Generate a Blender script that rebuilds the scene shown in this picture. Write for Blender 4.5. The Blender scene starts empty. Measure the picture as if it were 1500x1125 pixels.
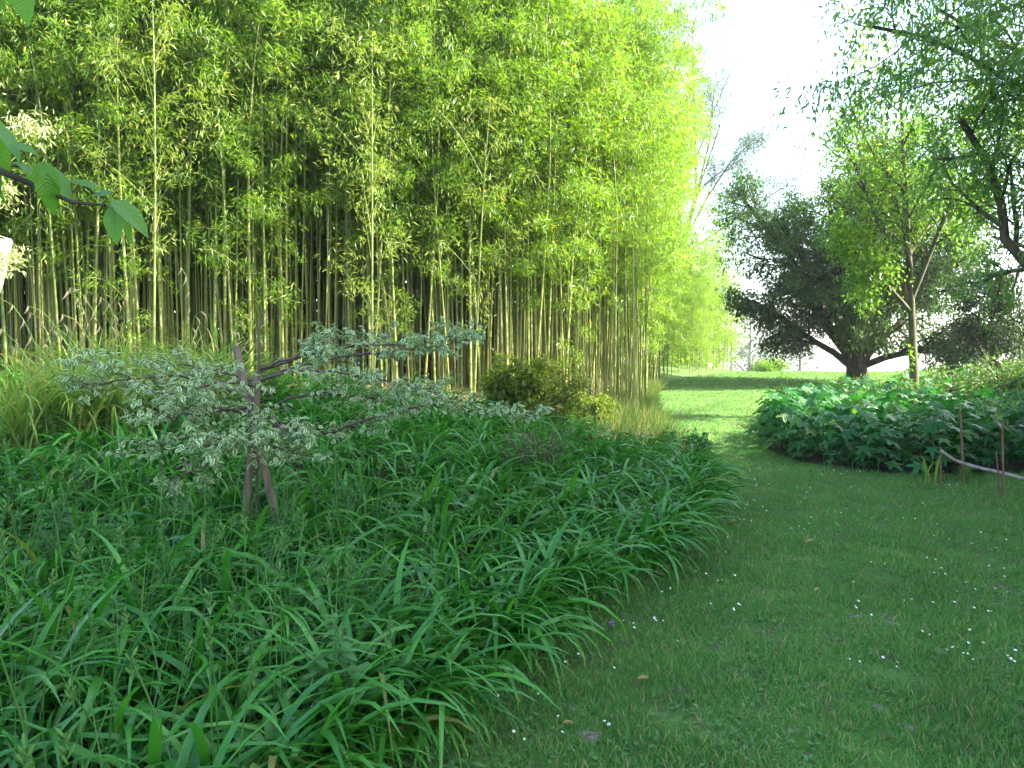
import bpy, math, random
import numpy as np
from mathutils import Vector

# ------------------------------------------------------------------ camera, sky, sun, exposure
S = bpy.context.scene
COL = S.collection
R = math.radians
EYE = 1.6
cam_d = bpy.data.cameras.new('camera'); cam = bpy.data.objects.new('camera', cam_d); COL.objects.link(cam)
cam.location = (0, 0, EYE); cam.rotation_euler = (R(88.0), 0, 0)
cam_d.sensor_width = 36; cam_d.lens = 25.7; cam_d.clip_start = 0.05; cam_d.clip_end = 4000
S.camera = cam

SUN_EL, SUN_AZ = 36.0, 95.0          # azimuth measured clockwise from the view direction (+Y)
world = bpy.data.worlds.new('World'); S.world = world; world.use_nodes = True
wn = world.node_tree.nodes; wl = world.node_tree.links
sky = wn.new('ShaderNodeTexSky'); sky.sky_type = 'NISHITA'; sky.sun_disc = False
sky.sun_elevation = R(SUN_EL); sky.sun_rotation = R(SUN_AZ); sky.air_density = 1.0; sky.dust_density = 2.5; sky.ozone_density = 1.0
bg = wn['Background']; bg.inputs['Strength'].default_value = 0.15
wl.new(sky.outputs['Color'], bg.inputs['Color'])
ld = bpy.data.lights.new('sun', 'SUN'); ld.energy = 4.5; ld.angle = R(0.53); ld.color = (1.0, 0.92, 0.76)
sun = bpy.data.objects.new('sun', ld); COL.objects.link(sun)
SD = Vector((math.sin(R(SUN_AZ)) * math.cos(R(SUN_EL)), math.cos(R(SUN_AZ)) * math.cos(R(SUN_EL)), math.sin(R(SUN_EL))))
sun.rotation_euler = SD.to_track_quat('Z', 'Y').to_euler(); sun.location = (30, 10, 40)
S.view_settings.view_transform = 'Standard'; S.view_settings.look = 'None'
S.view_settings.exposure = 2.85; S.view_settings.gamma = 1.0; S.view_settings.use_curve_mapping = False
S.render.engine = 'CYCLES'
cy = S.cycles
cy.max_bounces = 6; cy.diffuse_bounces = 3; cy.glossy_bounces = 1; cy.transmission_bounces = 4; cy.transparent_max_bounces = 6
cy.volume_bounces = 0; cy.caustics_reflective = False; cy.caustics_refractive = False
cy.use_denoising = True; cy.use_adaptive_sampling = True; cy.adaptive_threshold = 0.012
cy.sample_clamp_indirect = 6.0

rnd = np.random.default_rng(11)
pyr = random.Random(5)

# ------------------------------------------------------------------ helpers
def P(px, py, d):
    """point at distance d seen at (px, py) of the 1500 wide photograph"""
    return np.array([(px - 750) / 1071 * d, d, EYE + (525 - py) / 1071 * d])

def sstep(a, b, x):
    t = np.clip((x - a) / (b - a), 0, 1); return t * t * (3 - 2 * t)

def vnoise(x, y, s=1.0, k=0):
    x = x / s; y = y / s
    return (np.sin(1.3 * x + 2.1 * y + k) + np.sin(2.7 * x - 1.4 * y + 1.7 * k + 1) + np.sin(-1.1 * x + 3.3 * y + 2.3 * k + 2) + np.sin(4.1 * x + 3.7 * y + .7 * k)) / 4

# left bed edge (daylilies, then bamboo) in plan, x as a function of y
EY = np.array([-3, 2.4, 2.85, 3.5, 4.5, 5.6, 7.8, 11, 15.5, 20, 25, 30, 37, 45, 60])
EX = np.array([-2.2, -.75, -.5, -.2, .35, 1.2, 2.0, 2.5, 3.0, 3.8, 5.2, 7.0, 11.4, 16, 26])
def edge_l(y): return np.interp(y, EY, EX)
# right bed, the front edge of the broad-leaved plants
PB = np.array([(4.35, 12.6), (4.0, 11.3), (4.05, 10.2), (4.7, 9.45), (5.6, 9.3), (7.2, 9.2), (10.5, 9.6), (12, 12), (12, 17), (9.5, 18.5), (7.2, 17.5), (5.6, 15.3)])
def inpoly(x, y, poly):
    x = np.asarray(x, float); y = np.asarray(y, float); c = np.zeros(x.shape, bool); n = len(poly)
    for i in range(n):
        x1, y1 = poly[i]; x2, y2 = poly[(i + 1) % n]
        if y1 == y2: continue
        hit = ((y1 > y) != (y2 > y)) & (x < (x2 - x1) * (y - y1) / (y2 - y1) + x1)
        c ^= hit
    return c

def gz(x, y):
    x = np.asarray(x, float); y = np.asarray(y, float)
    z = np.interp(y, [-100, 5, 8, 12, 16, 22, 30, 36, 42, 60, 110, 200, 4000], [0, 0, .05, .2, .34, .56, .8, .9, .82, -.4, -7, -24, -30])
    dl = edge_l(y) - x                                         # metres into the left bed
    z = z + .75 * sstep(0, 6.5, dl) * sstep(4, 11, y) * (1 - sstep(45, 80, y)) + .12 * sstep(0, 1.5, dl) * sstep(2, 4, y) * (1 - sstep(30, 45, y))
    dr = x - np.interp(y, [0, 9, 14, 24, 34, 60], [3.5, 4.4, 6.0, 11.5, 17, 30])
    z = z + .45 * sstep(0.6, 7, dr) * sstep(6, 11, y) * (1 - sstep(45, 80, y))
    z = z + .02 * vnoise(x, y, 1.6, 1) * (1 - sstep(40, 60, y)) + .03 * vnoise(x, y, 5, 3)
    return z
def gz1(x, y): return float(gz(np.array([x]), np.array([y]))[0])

class Geo:
    def __init__(s): s.V = []; s.F = []; s.n = 0
    def add(s, V, F, m=0):
        V = np.asarray(V, float).reshape(-1, 3); F = np.asarray(F, int)
        s.F.append((F + s.n, m)); s.V.append(V); s.n += len(V)
    def mesh(s, name, mats, smooth=True):
        me = bpy.data.meshes.new(name)
        V = np.concatenate(s.V)
        me.vertices.add(len(V)); me.vertices.foreach_set('co', V.astype(np.float32).ravel())
        loops = np.concatenate([f.ravel() for f, m in s.F])
        tot = np.concatenate([np.full(len(f), f.shape[1]) for f, m in s.F])
        mi = np.concatenate([np.full(len(f), m) for f, m in s.F])
        st = np.concatenate([[0], np.cumsum(tot)[:-1]])
        me.loops.add(len(loops)); me.loops.foreach_set('vertex_index', loops.astype(np.int32))
        me.polygons.add(len(tot)); me.polygons.foreach_set('loop_start', st.astype(np.int32))
        me.polygons.foreach_set('material_index', mi.astype(np.int32))
        me.polygons.foreach_set('use_smooth', np.full(len(tot), smooth))
        for m in mats: me.materials.append(M[m])
        me.update(calc_edges=True)
        return me

def norm(a):
    a = np.asarray(a, float); return a / (np.linalg.norm(a, axis=-1, keepdims=True) + 1e-9)

def tube(g, pts, rad, sides=6, m=0, cap=False):
    pts = np.asarray(pts, float); n = len(pts); rad = np.broadcast_to(np.asarray(rad, float), (n,))
    t = norm(np.gradient(pts, axis=0))
    ref = np.array([0, 0, 1.]) if abs(t[0][2]) < .8 else np.array([1., 0, 0])
    a = norm(np.cross(t, ref)); b = np.cross(t, a)
    ang = np.arange(sides) * 2 * math.pi / sides
    V = pts[:, None] + rad[:, None, None] * (np.cos(ang)[None, :, None] * a[:, None] + np.sin(ang)[None, :, None] * b[:, None])
    i = np.arange(n - 1)[:, None] * sides; j = np.arange(sides)[None]; k = (j + 1) % sides
    F = np.stack([i + j, i + k, i + sides + k, i + sides + j], -1).reshape(-1, 4)
    g.add(V.reshape(-1, 3), F, m)
    if cap:
        base = (n - 1) * sides
        c = np.concatenate([V[-1], [pts[-1] + t[-1] * rad[-1] * .12]])
        g.add(c, np.array([(q, (q + 1) % sides, sides) for q in range(sides)]), m if cap is True else cap)

def kite(w=.16, fold=.03, droop=.12, mid=.42):
    return np.array([(0, 0, 0), (w / 2, mid, fold - droop * .3), (0, 1, -droop), (-w / 2, mid, fold - droop * .3)]), np.array([(0, 1, 2), (0, 2, 3)])

def broad(w=.5, fold=.06, droop=.18):
    ys = [0, .18, .45, .75, 1]; ws = [0, .36 * w, .5 * w, .33 * w, 0]
    V = []; F = []
    for y, q in zip(ys, ws):
        z = -droop * y * y
        V += [(-q, y, z + fold * q / w * 2), (0, y, z), (q, y, z + fold * q / w * 2)]
    for i in range(4):
        a = i * 3
        F += [(a, a + 1, a + 4, a + 3), (a + 1, a + 2, a + 5, a + 4)]
    return np.array(V, float), np.array(F)

def leaves(g, tm, pos, d, up, size, m=0, wid=None):
    v, f = tm; pos = np.asarray(pos, float); N = len(pos)
    if N == 0: return
    d = norm(d); up = np.broadcast_to(np.asarray(up, float), (N, 3))
    s = norm(np.cross(d, up) + 1e-6); n = np.cross(s, d)
    size = np.broadcast_to(np.asarray(size, float), (N,))
    wid = size if wid is None else np.broadcast_to(np.asarray(wid, float), (N,))
    V = pos[:, None] + (v[None, :, 0, None] * s[:, None] * wid[:, None, None] + size[:, None, None] * (v[None, :, 1, None] * d[:, None] + v[None, :, 2, None] * n[:, None]))
    k = len(v)
    F = (f[None] + (np.arange(N) * k)[:, None, None]).reshape(-1, f.shape[1])
    g.add(V.reshape(-1, 3), F, m)

def rand_unit(n, r=rnd):
    return norm(r.normal(size=(n, 3)))

def link(name, me, parent=None, loc=None, rot=None, sc=None):
    o = bpy.data.objects.new(name, me); COL.objects.link(o)
    if parent is not None: o.parent = parent
    if loc is not None: o.location = [float(q) for q in loc]
    if rot is not None: o.rotation_euler = rot
    if sc is not None: o.scale = (sc, sc, sc) if not hasattr(sc, '__len__') else sc
    return o

def tag(o, label=None, cat=None, group=None, kind=None):
    if label: o['label'] = label
    if cat: o['category'] = cat
    if group: o['group'] = group
    if kind: o['kind'] = kind
    return o

def thing(name, label, cat, loc, rz=0, group=None, sc=None):
    o = bpy.data.objects.new(name, None); COL.objects.link(o); o.empty_display_size = .2
    o.location = [float(q) for q in loc]; o.rotation_euler = (0, 0, rz)
    if sc is not None: o.scale = (sc, sc, sc)
    return tag(o, label, cat, group)

# ------------------------------------------------------------------ materials
M = {}
def nt_new(name):
    m = bpy.data.materials.new(name); m.use_nodes = True; M[name] = m
    nt = m.node_tree; nt.nodes.clear()
    return m, nt, nt.nodes.new, nt.links.new

def leaf_mat(name, c1, c2, tr, trans=.35, rough=.5, spec=.3, c3=None, p3=.03, noise=0, veins=0):
    """reflecting and light-passing leaf; each leaf (mesh island) draws its own colour between c1 and c2"""
    m, nt, N, L = nt_new(name)
    out = N('ShaderNodeOutputMaterial'); geo = N('ShaderNodeNewGeometry'); oi = N('ShaderNodeObjectInfo')
    add = N('ShaderNodeMath'); add.operation = 'ADD'; L(geo.outputs['Random Per Island'], add.inputs[0]); L(oi.outputs['Random'], add.inputs[1])
    fr = N('ShaderNodeMath'); fr.operation = 'FRACT'; L(add.outputs[0], fr.inputs[0])
    cr = N('ShaderNodeValToRGB'); e = cr.color_ramp.elements
    e[0].color = (*c1, 1); e[1].color = (*c2, 1); e[1].position = 1 - p3 if c3 else 1
    if c3:
        q = e.new(1 - p3 + .005); q.color = (*c3, 1)
    L(fr.outputs[0], cr.inputs[0]); col = cr.outputs[0]
    if noise:
        tc = N('ShaderNodeTexCoord'); nz = N('ShaderNodeTexNoise'); nz.inputs['Scale'].default_value = noise; L(tc.outputs['Object'], nz.inputs['Vector'])
        mp = N('ShaderNodeMapRange'); mp.inputs[3].default_value = .65; mp.inputs[4].default_value = 1.35; L(nz.outputs[0], mp.inputs[0])
        mm = N('ShaderNodeVectorMath'); mm.operation = 'SCALE'; L(col, mm.inputs[0]); L(mp.outputs[0], mm.inputs['Scale']); col = mm.outputs[0]
    pb = N('ShaderNodeBsdfPrincipled'); pb.inputs['Roughness'].default_value = rough; pb.inputs['Specular IOR Level'].default_value = spec
    L(col, pb.inputs['Base Color'])
    tl = N('ShaderNodeBsdfTranslucent')
    mx = N('ShaderNodeVectorMath'); mx.operation = 'MULTIPLY'; L(col, mx.inputs[0]); mx.inputs[1].default_value = tr
    L(mx.outputs[0], tl.inputs['Color'])
    if veins:
        tc = N('ShaderNodeTexCoord'); sp = N('ShaderNodeSeparateXYZ'); L(tc.outputs['Object'], sp.inputs[0])
        ab = N('ShaderNodeMath'); ab.operation = 'ABSOLUTE'; L(sp.outputs[0], ab.inputs[0])
        k = N('ShaderNodeMath'); k.operation = 'MULTIPLY_ADD'; L(ab.outputs[0], k.inputs[0]); k.inputs[1].default_value = -.9; L(sp.outputs[1], k.inputs[2])
        w = N('ShaderNodeMath'); w.operation = 'MULTIPLY'; L(k.outputs[0], w.inputs[0]); w.inputs[1].default_value = veins
        sn = N('ShaderNodeMath'); sn.operation = 'SINE'; L(w.outputs[0], sn.inputs[0])
        bp = N('ShaderNodeBump'); bp.inputs['Strength'].default_value = .3; bp.inputs['Distance'].default_value = .001; L(sn.outputs[0], bp.inputs['Height'])
        L(bp.outputs[0], pb.inputs['Normal']); L(bp.outputs[0], tl.inputs['Normal'])
    ms = N('ShaderNodeMixShader'); ms.inputs[0].default_value = trans
    L(pb.outputs[0], ms.inputs[1]); L(tl.outputs[0], ms.inputs[2]); L(ms.outputs[0], out.inputs[0])
    return m

def bark_mat(name, c1, c2, scale=12, stretch=.15, rough=.85, bump=.5, moss=None):
    m, nt, N, L = nt_new(name)
    out = N('ShaderNodeOutputMaterial'); tc = N('ShaderNodeTexCoord'); mp = N('ShaderNodeMapping'); mp.inputs['Scale'].default_value = (1, 1, stretch)
    L(tc.outputs['Object'], mp.inputs[0])
    nz = N('ShaderNodeTexNoise'); nz.inputs['Scale'].default_value = scale; nz.inputs['Detail'].default_value = 6; L(mp.outputs[0], nz.inputs['Vector'])
    cr = N('ShaderNodeValToRGB'); e = cr.color_ramp.elements; e[0].position = .32; e[1].position = .68; e[0].color = (*c1, 1); e[1].color = (*c2, 1)
    L(nz.outputs[0], cr.inputs[0]); col = cr.outputs[0]
    if moss:
        n2 = N('ShaderNodeTexNoise'); n2.inputs['Scale'].default_value = 3.5; L(tc.outputs['Object'], n2.inputs['Vector'])
        r2 = N('ShaderNodeMapRange'); r2.inputs[1].default_value = .48; r2.inputs[2].default_value = .6; L(n2.outputs[0], r2.inputs[0])
        mx = N('ShaderNodeMix'); mx.data_type = 'RGBA'; L(r2.outputs[0], mx.inputs[0]); L(col, mx.inputs[6]); mx.inputs[7].default_value = (*moss, 1); col = mx.outputs[2]
    pb = N('ShaderNodeBsdfPrincipled'); pb.inputs['Roughness'].default_value = rough; pb.inputs['Specular IOR Level'].default_value = .25
    L(col, pb.inputs['Base Color'])
    bp = N('ShaderNodeBump'); bp.inputs['Strength'].default_value = bump; bp.inputs['Distance'].default_value = .02; L(nz.outputs[0], bp.inputs['Height']); L(bp.outputs[0], pb.inputs['Normal'])
    L(pb.outputs[0], out.inputs[0])
    return m

def plain_mat(name, c, rough=.6):
    m, nt, N, L = nt_new(name)
    out = N('ShaderNodeOutputMaterial'); pb = N('ShaderNodeBsdfPrincipled'); pb.inputs['Roughness'].default_value = rough
    oi = N('ShaderNodeObjectInfo'); mp = N('ShaderNodeMapRange'); mp.inputs[3].default_value = .85; mp.inputs[4].default_value = 1.1; L(oi.outputs['Random'], mp.inputs[0])
    mm = N('ShaderNodeVectorMath'); mm.operation = 'SCALE'; mm.inputs[0].default_value = c; L(mp.outputs[0], mm.inputs['Scale'])
    L(mm.outputs[0], pb.inputs['Base Color']); L(pb.outputs[0], out.inputs[0])

leaf_mat('bamboo_leaf', (.085, .175, .020), (.175, .29, .034), (1.5, 1.55, .6), .5, .38, .45, (.42, .36, .06), .03)
leaf_mat('bamboo_leaf_young', (.16, .24, .04), (.25, .32, .06), (1.4, 1.4, .8), .4, .42, .4, (.42, .36, .08), .05)
leaf_mat('daylily_leaf', (.016, .12, .013), (.055, .225, .024), (1.6, 1.6, .7), .28, .38, .4, (.17, .17, .05), .015, noise=1.2)
leaf_mat('stalk_green', (.03, .11, .02), (.05, .15, .03), (1.4, 1.5, .8), .15, .5, .3)
leaf_mat('bud_green', (.05, .15, .03), (.09, .2, .045), (1.4, 1.5, .8), .25, .5, .3)
leaf_mat('palmate_leaf', (.014, .085, .020), (.028, .13, .028), (1.5, 1.9, .7), .24, .48, .25, (.07, .16, .03), .05, noise=6)
leaf_mat('dogwood_green', (.06, .16, .05), (.10, .21, .065), (1.4, 1.5, .9), .3, .5, .3)
leaf_mat('dogwood_cream', (.36, .46, .25), (.50, .58, .34), (1.0, 1.0, .8), .3, .5, .3)
leaf_mat('cherry_leaf', (.06, .17, .025), (.10, .23, .03), (1.7, 1.8, .6), .5, .4, .4, veins=700)
leaf_mat('yew_leaf', (.026, .09, .022), (.070, .14, .030), (1.5, 1.5, .6), .3, .55, .15, (.12, .10, .03), .04)
leaf_mat('maple_green', (.09, .2, .025), (.16, .29, .035), (1.6, 1.6, .7), .48, .42, .35)
leaf_mat('willow_leaf', (.08, .185, .045), (.15, .27, .065), (1.6, 1.6, .7), .48, .36, .5)
leaf_mat('shade_leaf', (.04, .10, .022), (.07, .14, .03), (1.5, 1.5, .7), .3, .42, .35)
leaf_mat('dark_leaf', (.018, .045, .014), (.04, .075, .02), (1.5, 1.5, .7), .2, .4, .4)
leaf_mat('hedge_leaf', (.05, .12, .025), (.1, .19, .04), (1.5, 1.5, .7), .33, .45, .3, (.2, .12, .06), .04)
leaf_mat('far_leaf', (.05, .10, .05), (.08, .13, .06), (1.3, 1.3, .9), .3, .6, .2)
leaf_mat('bronze_leaf', (.075, .15, .018), (.15, .19, .024), (1.5, 1.4, .6), .42, .45, .3)
leaf_mat('sedge_leaf', (.11, .22, .04), (.22, .33, .07), (1.3, 1.4, .8), .36, .4, .4, (.35, .3, .12), .1)
leaf_mat('sedge_spike', (.34, .28, .15), (.5, .38, .22), (1.1, 1.1, .9), .2, .6, .2)
leaf_mat('weed_leaf', (.045, .15, .04), (.085, .21, .055), (1.5, 1.5, .8), .3, .5, .3)
leaf_mat('pale_leaf', (.32, .38, .14), (.52, .54, .28), (1.2, 1.2, .8), .35, .5, .3)
leaf_mat('grass_blade', (.045, .165, .036), (.115, .265, .055), (1.5, 1.5, .7), .3, .5, .3, (.30, .27, .13), .09, noise=1.1)
leaf_mat('meadow_grass', (.06, .13, .025), (.13, .20, .045), (1.4, 1.4, .8), .33, .5, .3, (.34, .29, .14), .10)
leaf_mat('fallen_leaf', (.25, .17, .06), (.34, .25, .08), (1.1, 1.1, .8), .2, .6, .3)
leaf_mat('petal', (.75, .75, .75), (.82, .8, .82), (1, 1, 1), .2, .6, .2)
leaf_mat('purple_petal', (.25, .16, .32), (.36, .25, .42), (1, 1, 1), .2, .6, .2)
plain_mat('daisy_eye', (.7, .45, .03))
bark_mat('bark_grey', (.05, .04, .03), (.14, .115, .09), 14, .2)
bark_mat('bark_dark', (.02, .016, .012), (.06, .045, .035), 14, .2)
bark_mat('bark_pale', (.3, .28, .24), (.55, .52, .46), 9, .4, moss=(.16, .2, .06))
bark_mat('bark_moss', (.05, .045, .03), (.15, .13, .09), 14, .25, moss=(.06, .085, .025))
bark_mat('twig', (.05, .035, .03), (.10, .075, .06), 30, .3, bump=.2)
bark_mat('stake_wood', (.08, .06, .045), (.19, .15, .12), 26, .08, bump=.6)
bark_mat('pole_wood', (.16, .13, .105), (.32, .28, .24), 22, .25, bump=.4)
bark_mat('rust_cane', (.10, .055, .035), (.2, .115, .07), 30, .1, bump=.3)
bark_mat('pale_soil', (.07, .06, .042), (.22, .19, .145), 30, 1, bump=.9)

def culm_mat(name, c1, c2, c3):
    m, nt, N, L = nt_new(name)
    out = N('ShaderNodeOutputMaterial'); tc = N('ShaderNodeTexCoord'); oi = N('ShaderNodeObjectInfo')
    nz = N('ShaderNodeTexNoise'); nz.inputs['Scale'].default_value = 3; nz.inputs['Detail'].default_value = 4; L(tc.outputs['Object'], nz.inputs['Vector'])
    mx = N('ShaderNodeMix'); mx.data_type = 'RGBA'; mx.inputs[6].default_value = (*c1, 1); mx.inputs[7].default_value = (*c2, 1); L(oi.outputs['Random'], mx.inputs[0])
    mp = N('ShaderNodeMapRange'); mp.inputs[1].default_value = .52; mp.inputs[2].default_value = .7; mp.inputs[4].default_value = .8; L(nz.outputs[0], mp.inputs[0])
    m2 = N('ShaderNodeMix'); m2.data_type = 'RGBA'; L(mp.outputs[0], m2.inputs[0]); L(mx.outputs[2], m2.inputs[6]); m2.inputs[7].default_value = (*c3, 1)
    pb = N('ShaderNodeBsdfPrincipled'); pb.inputs['Roughness'].default_value = .42; L(m2.outputs[2], pb.inputs['Base Color']); L(pb.outputs[0], out.inputs[0])
culm_mat('culm', (.10, .15, .022), (.20, .22, .045), (.22, .20, .10))
plain_mat('culm_node', (.42, .4, .28))

def ground_mat():
    m, nt, N, L = nt_new('ground')
    out = N('ShaderNodeOutputMaterial'); tc = N('ShaderNodeTexCoord')
    def noise(sc, det=5):
        n = N('ShaderNodeTexNoise'); n.inputs['Scale'].default_value = sc; n.inputs['Detail'].default_value = det; L(tc.outputs['Object'], n.inputs['Vector']); return n
    def ramp(src, a, b, ca, cb):
        r = N('ShaderNodeValToRGB'); e = r.color_ramp.elements; e[0].position = a; e[1].position = b; e[0].color = (*ca, 1); e[1].color = (*cb, 1); L(src, r.inputs[0]); return r
    n1 = noise(1.3); n2 = noise(45, 6); n3 = noise(5)
    g1 = ramp(n1.outputs[0], .35, .65, (.045, .12, .025), (.09, .18, .04))
    s1 = ramp(n2.outputs[0], .35, .65, (.06, .05, .03), (.16, .135, .09))
    mk = N('ShaderNodeMapRange'); mk.inputs[1].default_value = .5; mk.inputs[2].default_value = .68; L(n3.outputs[0], mk.inputs[0])
    mx = N('ShaderNodeMix'); mx.data_type = 'RGBA'; L(mk.outputs[0], mx.inputs[0]); L(g1.outputs[0], mx.inputs[6]); L(s1.outputs[0], mx.inputs[7])
    pb = N('ShaderNodeBsdfPrincipled'); pb.inputs['Roughness'].default_value = .95; pb.inputs['Specular IOR Level'].default_value = .1; L(mx.outputs[2], pb.inputs['Base Color'])
    bp = N('ShaderNodeBump'); bp.inputs['Strength'].default_value = .6; bp.inputs['Distance'].default_value = .03; L(n2.outputs[0], bp.inputs['Height']); L(bp.outputs[0], pb.inputs['Normal'])
    L(pb.outputs[0], out.inputs[0])
ground_mat()
bark_mat('bed_soil', (.012, .012, .006), (.035, .032, .016), 25, 1, bump=.9)
bark_mat('litter', (.07, .05, .025), (.22, .17, .09), 40, 1, bump=.9)

# ------------------------------------------------------------------ the ground
gx = np.concatenate([[-900, -500, -250, -120, -60, -35, -22], np.arange(-14, 20.01, .2), [23, 27, 33, 45, 70, 120, 250, 500, 900]])
gy = np.concatenate([[-60, -25, -10, -4, -1], np.arange(0, 26, .2), np.arange(26, 48, .6), [50, 54, 60, 70, 85, 110, 150, 200, 300, 600, 900]])
GX, GY = np.meshgrid(gx, gy); GZ = gz(GX, GY)
def sheet(name, mask, dz, mat):
    ny, nx = GX.shape; idx = np.arange(ny * nx).reshape(ny, nx)
    F = np.stack([idx[:-1, :-1], idx[:-1, 1:], idx[1:, 1:], idx[1:, :-1]], -1)
    cx = (GX[:-1, :-1] + GX[1:, 1:]) / 2; cyy = (GY[:-1, :-1] + GY[1:, 1:]) / 2
    F = F[mask(cx, cyy)]
    u, inv = np.unique(F.ravel(), return_inverse=True)
    g = Geo(); g.add(np.stack([GX.ravel(), GY.ravel(), GZ.ravel() + dz], -1)[u], inv.reshape(-1, 4))
    o = link(name, g.mesh(name, [mat])); o['kind'] = 'structure'; return o
sheet('ground', lambda x, y: np.ones(x.shape, bool), 0, 'ground')
sheet('bed_soil', lambda x, y: (x < edge_l(y) - .05) & (x > -13.5) & (y > .4) & (y < 11.5), .006, 'bed_soil')
sheet('bamboo_litter', lambda x, y: (x < edge_l(y) - .1) & (x > -13.5) & (y >= 11.5) & (y < 25.5), .006, 'litter')
sheet('border_soil', lambda x, y: inpoly(x, y, PB), .006, 'bed_soil')

# ------------------------------------------------------------------ bamboo
K_BAM = kite(.17, .02, .2)
def make_bamboo(seed, h, r0, start, arch, nbl, nleaf, blen, leaf_len, lmat, sides=7, ascend=.9, rank=2):
    r = np.random.default_rng(seed)
    lean = r.normal(size=2) * .025; ad = r.uniform(0, 2 * math.pi); adv = np.array([math.cos(ad), math.sin(ad)])
    def axis(z):
        t = z / h; q = lean[None] * z[:, None] + adv[None] * (arch * np.clip(t - .35, 0, 1)[:, None] ** 2.2 * h)
        return np.column_stack([q, z - .25 * arch * h * np.clip(t - .5, 0, 1) ** 2])
    zs = [0.0]; 
    while zs[-1] < h - .15:
        zs.append(zs[-1] + .16 + .22 * math.sin(min(1, .15 + zs[-1] / h * 1.1) * math.pi * .8))
    zs = np.minimum(np.array(zs), h)
    rings = []; rads = []
    for i, z in enumerate(zs):
        rr = r0 * (1 - z / h) ** .75 + .003
        if i: rings += [z - .012]; rads += [rr]
        rings += [z]; rads += [rr * 1.16]
        if i < len(zs) - 1: rings += [z + .012]; rads += [rr * .97]
    g = Geo(); tube(g, axis(np.array(rings)), rads, sides, 0, cap=True)
    culm = g.mesh('culm', ['culm'])
    g = Geo()
    ang0 = r.uniform(0, 6.28)
    LP = []; LDir = []
    for i, z in enumerate(zs):
        t = z / h
        if t < start or z > h - .05: continue
        L = blen * (.35 + 1.1 * math.sin(math.pi * min(1, (t - start) / (1 - start) * .82 + .14))) * r.uniform(.7, 1.2) * (.5 if t > .93 else 1)
        if t < start + .06: L *= .55
        p0 = axis(np.array([z]))[0]
        for s in range(rank):
            if r.random() < .08: continue
            a = ang0 + i * 2.4 + s * (2 * math.pi / rank) * .6 + r.normal() * .35
            out = np.array([math.cos(a), math.sin(a), 0]); Ls = L * r.uniform(.55, 1.1); asc = ascend * r.uniform(.7, 1.2); dr = r.uniform(.35, .95) * (.4 if ascend > 1 else 1)
            tt = np.linspace(0, 1, 5)[:, None]
            pts = p0 + out * tt * Ls * .8 + np.array([0, 0, 1]) * Ls * (asc * tt - dr * tt ** 2)
            tube(g, pts, np.linspace(.006, .0018, 5), 3, 1)
            n = max(3, int(nbl * Ls / blen))
            tb = r.uniform(.22, 1.02, n)[:, None]
            c = p0 + out * tb * Ls * .8 + np.array([0, 0, 1]) * Ls * (asc * tb - dr * tb ** 2)
            c = c + r.normal(size=c.shape) * (.10 * Ls) * np.array([1, 1, .8])
            k = nleaf
            dirs = norm(out * .7 + np.array([0, 0, -.25]) + r.normal(size=(n, 3)) * .75)
            cl = np.repeat(c, k, 0) + r.normal(size=(n * k, 3)) * .05
            dl = norm(np.repeat(dirs, k, 0) + r.normal(size=(n * k, 3)) * .55 + np.array([0, 0, -.22]))
            LP.append(cl); LDir.append(dl)
    LP = np.concatenate(LP); LDir = np.concatenate(LDir)
    up = norm(np.array([0, 0, 1.]) + r.normal(size=LP.shape) * .45)
    leaves(g, K_BAM, LP, LDir, up, leaf_len * r.uniform(.65, 1.2, len(LP)), 0)
    fol = g.mesh('foliage', [lmat, 'culm'], smooth=False)
    return culm, fol

BV = [make_bamboo(100 + i, [10.4, 11.2, 9.6, 10.8, 9.0, 10.0][i], [.022, .028, .020, .025, .018, .022][i], [.29, .31, .23, .28, .20, .25][i], [.25, .4, .3, .5, .35, .2][i], 33, 5, 1.25, .132, 'bamboo_leaf') for i in range(6)]
BL = [make_bamboo(130 + i, [7.2, 6.6, 7.8][i], .028, .10, .25, 24, 5, 1.0, .125, 'bamboo_leaf') for i in range(3)]      # leafed almost to the ground
BY = [make_bamboo(150 + i, [5.8, 5.5, 6.6][i], .021, [.16, .2, .3][i], .04, 16, 4, 1.0, .125, 'bamboo_leaf_young', ascend=1.15) for i in range(3)]

def culm_obj(var, x, y, label, group, rz, sc, tilt=(0, 0)):
    o = thing('bamboo', label, 'bamboo', (x, y, gz1(x, y) - .02), rz, group, sc)
    o.rotation_euler = (tilt[0], tilt[1], rz)
    link('culm', var[0], o); f = link('foliage', var[1], o); f['kind'] = 'stuff'
    return o

# plan: front edge of the grove runs from the left to the path, then along the path to the right
FX = np.array([-16, -9, -4.5, 0, 3.0]); FY = np.array([10.6, 11.4, 12.6, 14.0, 15.6])
def front_y(x): return np.interp(x, FX, FY)
cand = []
r = np.random.default_rng(77)
def try_add(x, y, dmin):
    for a, b in cand:
        if (a - x) ** 2 + (b - y) ** 2 < dmin * dmin: return False
    cand.append((x, y)); return True
front = []; side = []; far = []; back = []
for _ in range(9000):
    x = r.uniform(-12.5, 3.2); y = front_y(x) + abs(r.normal()) * 2.0
    if x > edge_l(y) - .15 or len(front) >= 185: continue
    if try_add(x, y, .22 + .05 * r.random()): front.append((x, y))
for _ in range(9000):
    y = r.uniform(15.8, 27); x = edge_l(y) - .1 - abs(r.normal()) * 1.1
    if y < front_y(min(x, 3)) or len(side) >= 64: continue
    if try_add(x, y, .24): side.append((x, y))
for _ in range(9000):
    y = r.uniform(27, 40); x = edge_l(y) - .2 - abs(r.normal()) * 1.5
    if len(far) >= 48: continue
    if try_add(x, y, .3): far.append((x, y))
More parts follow.
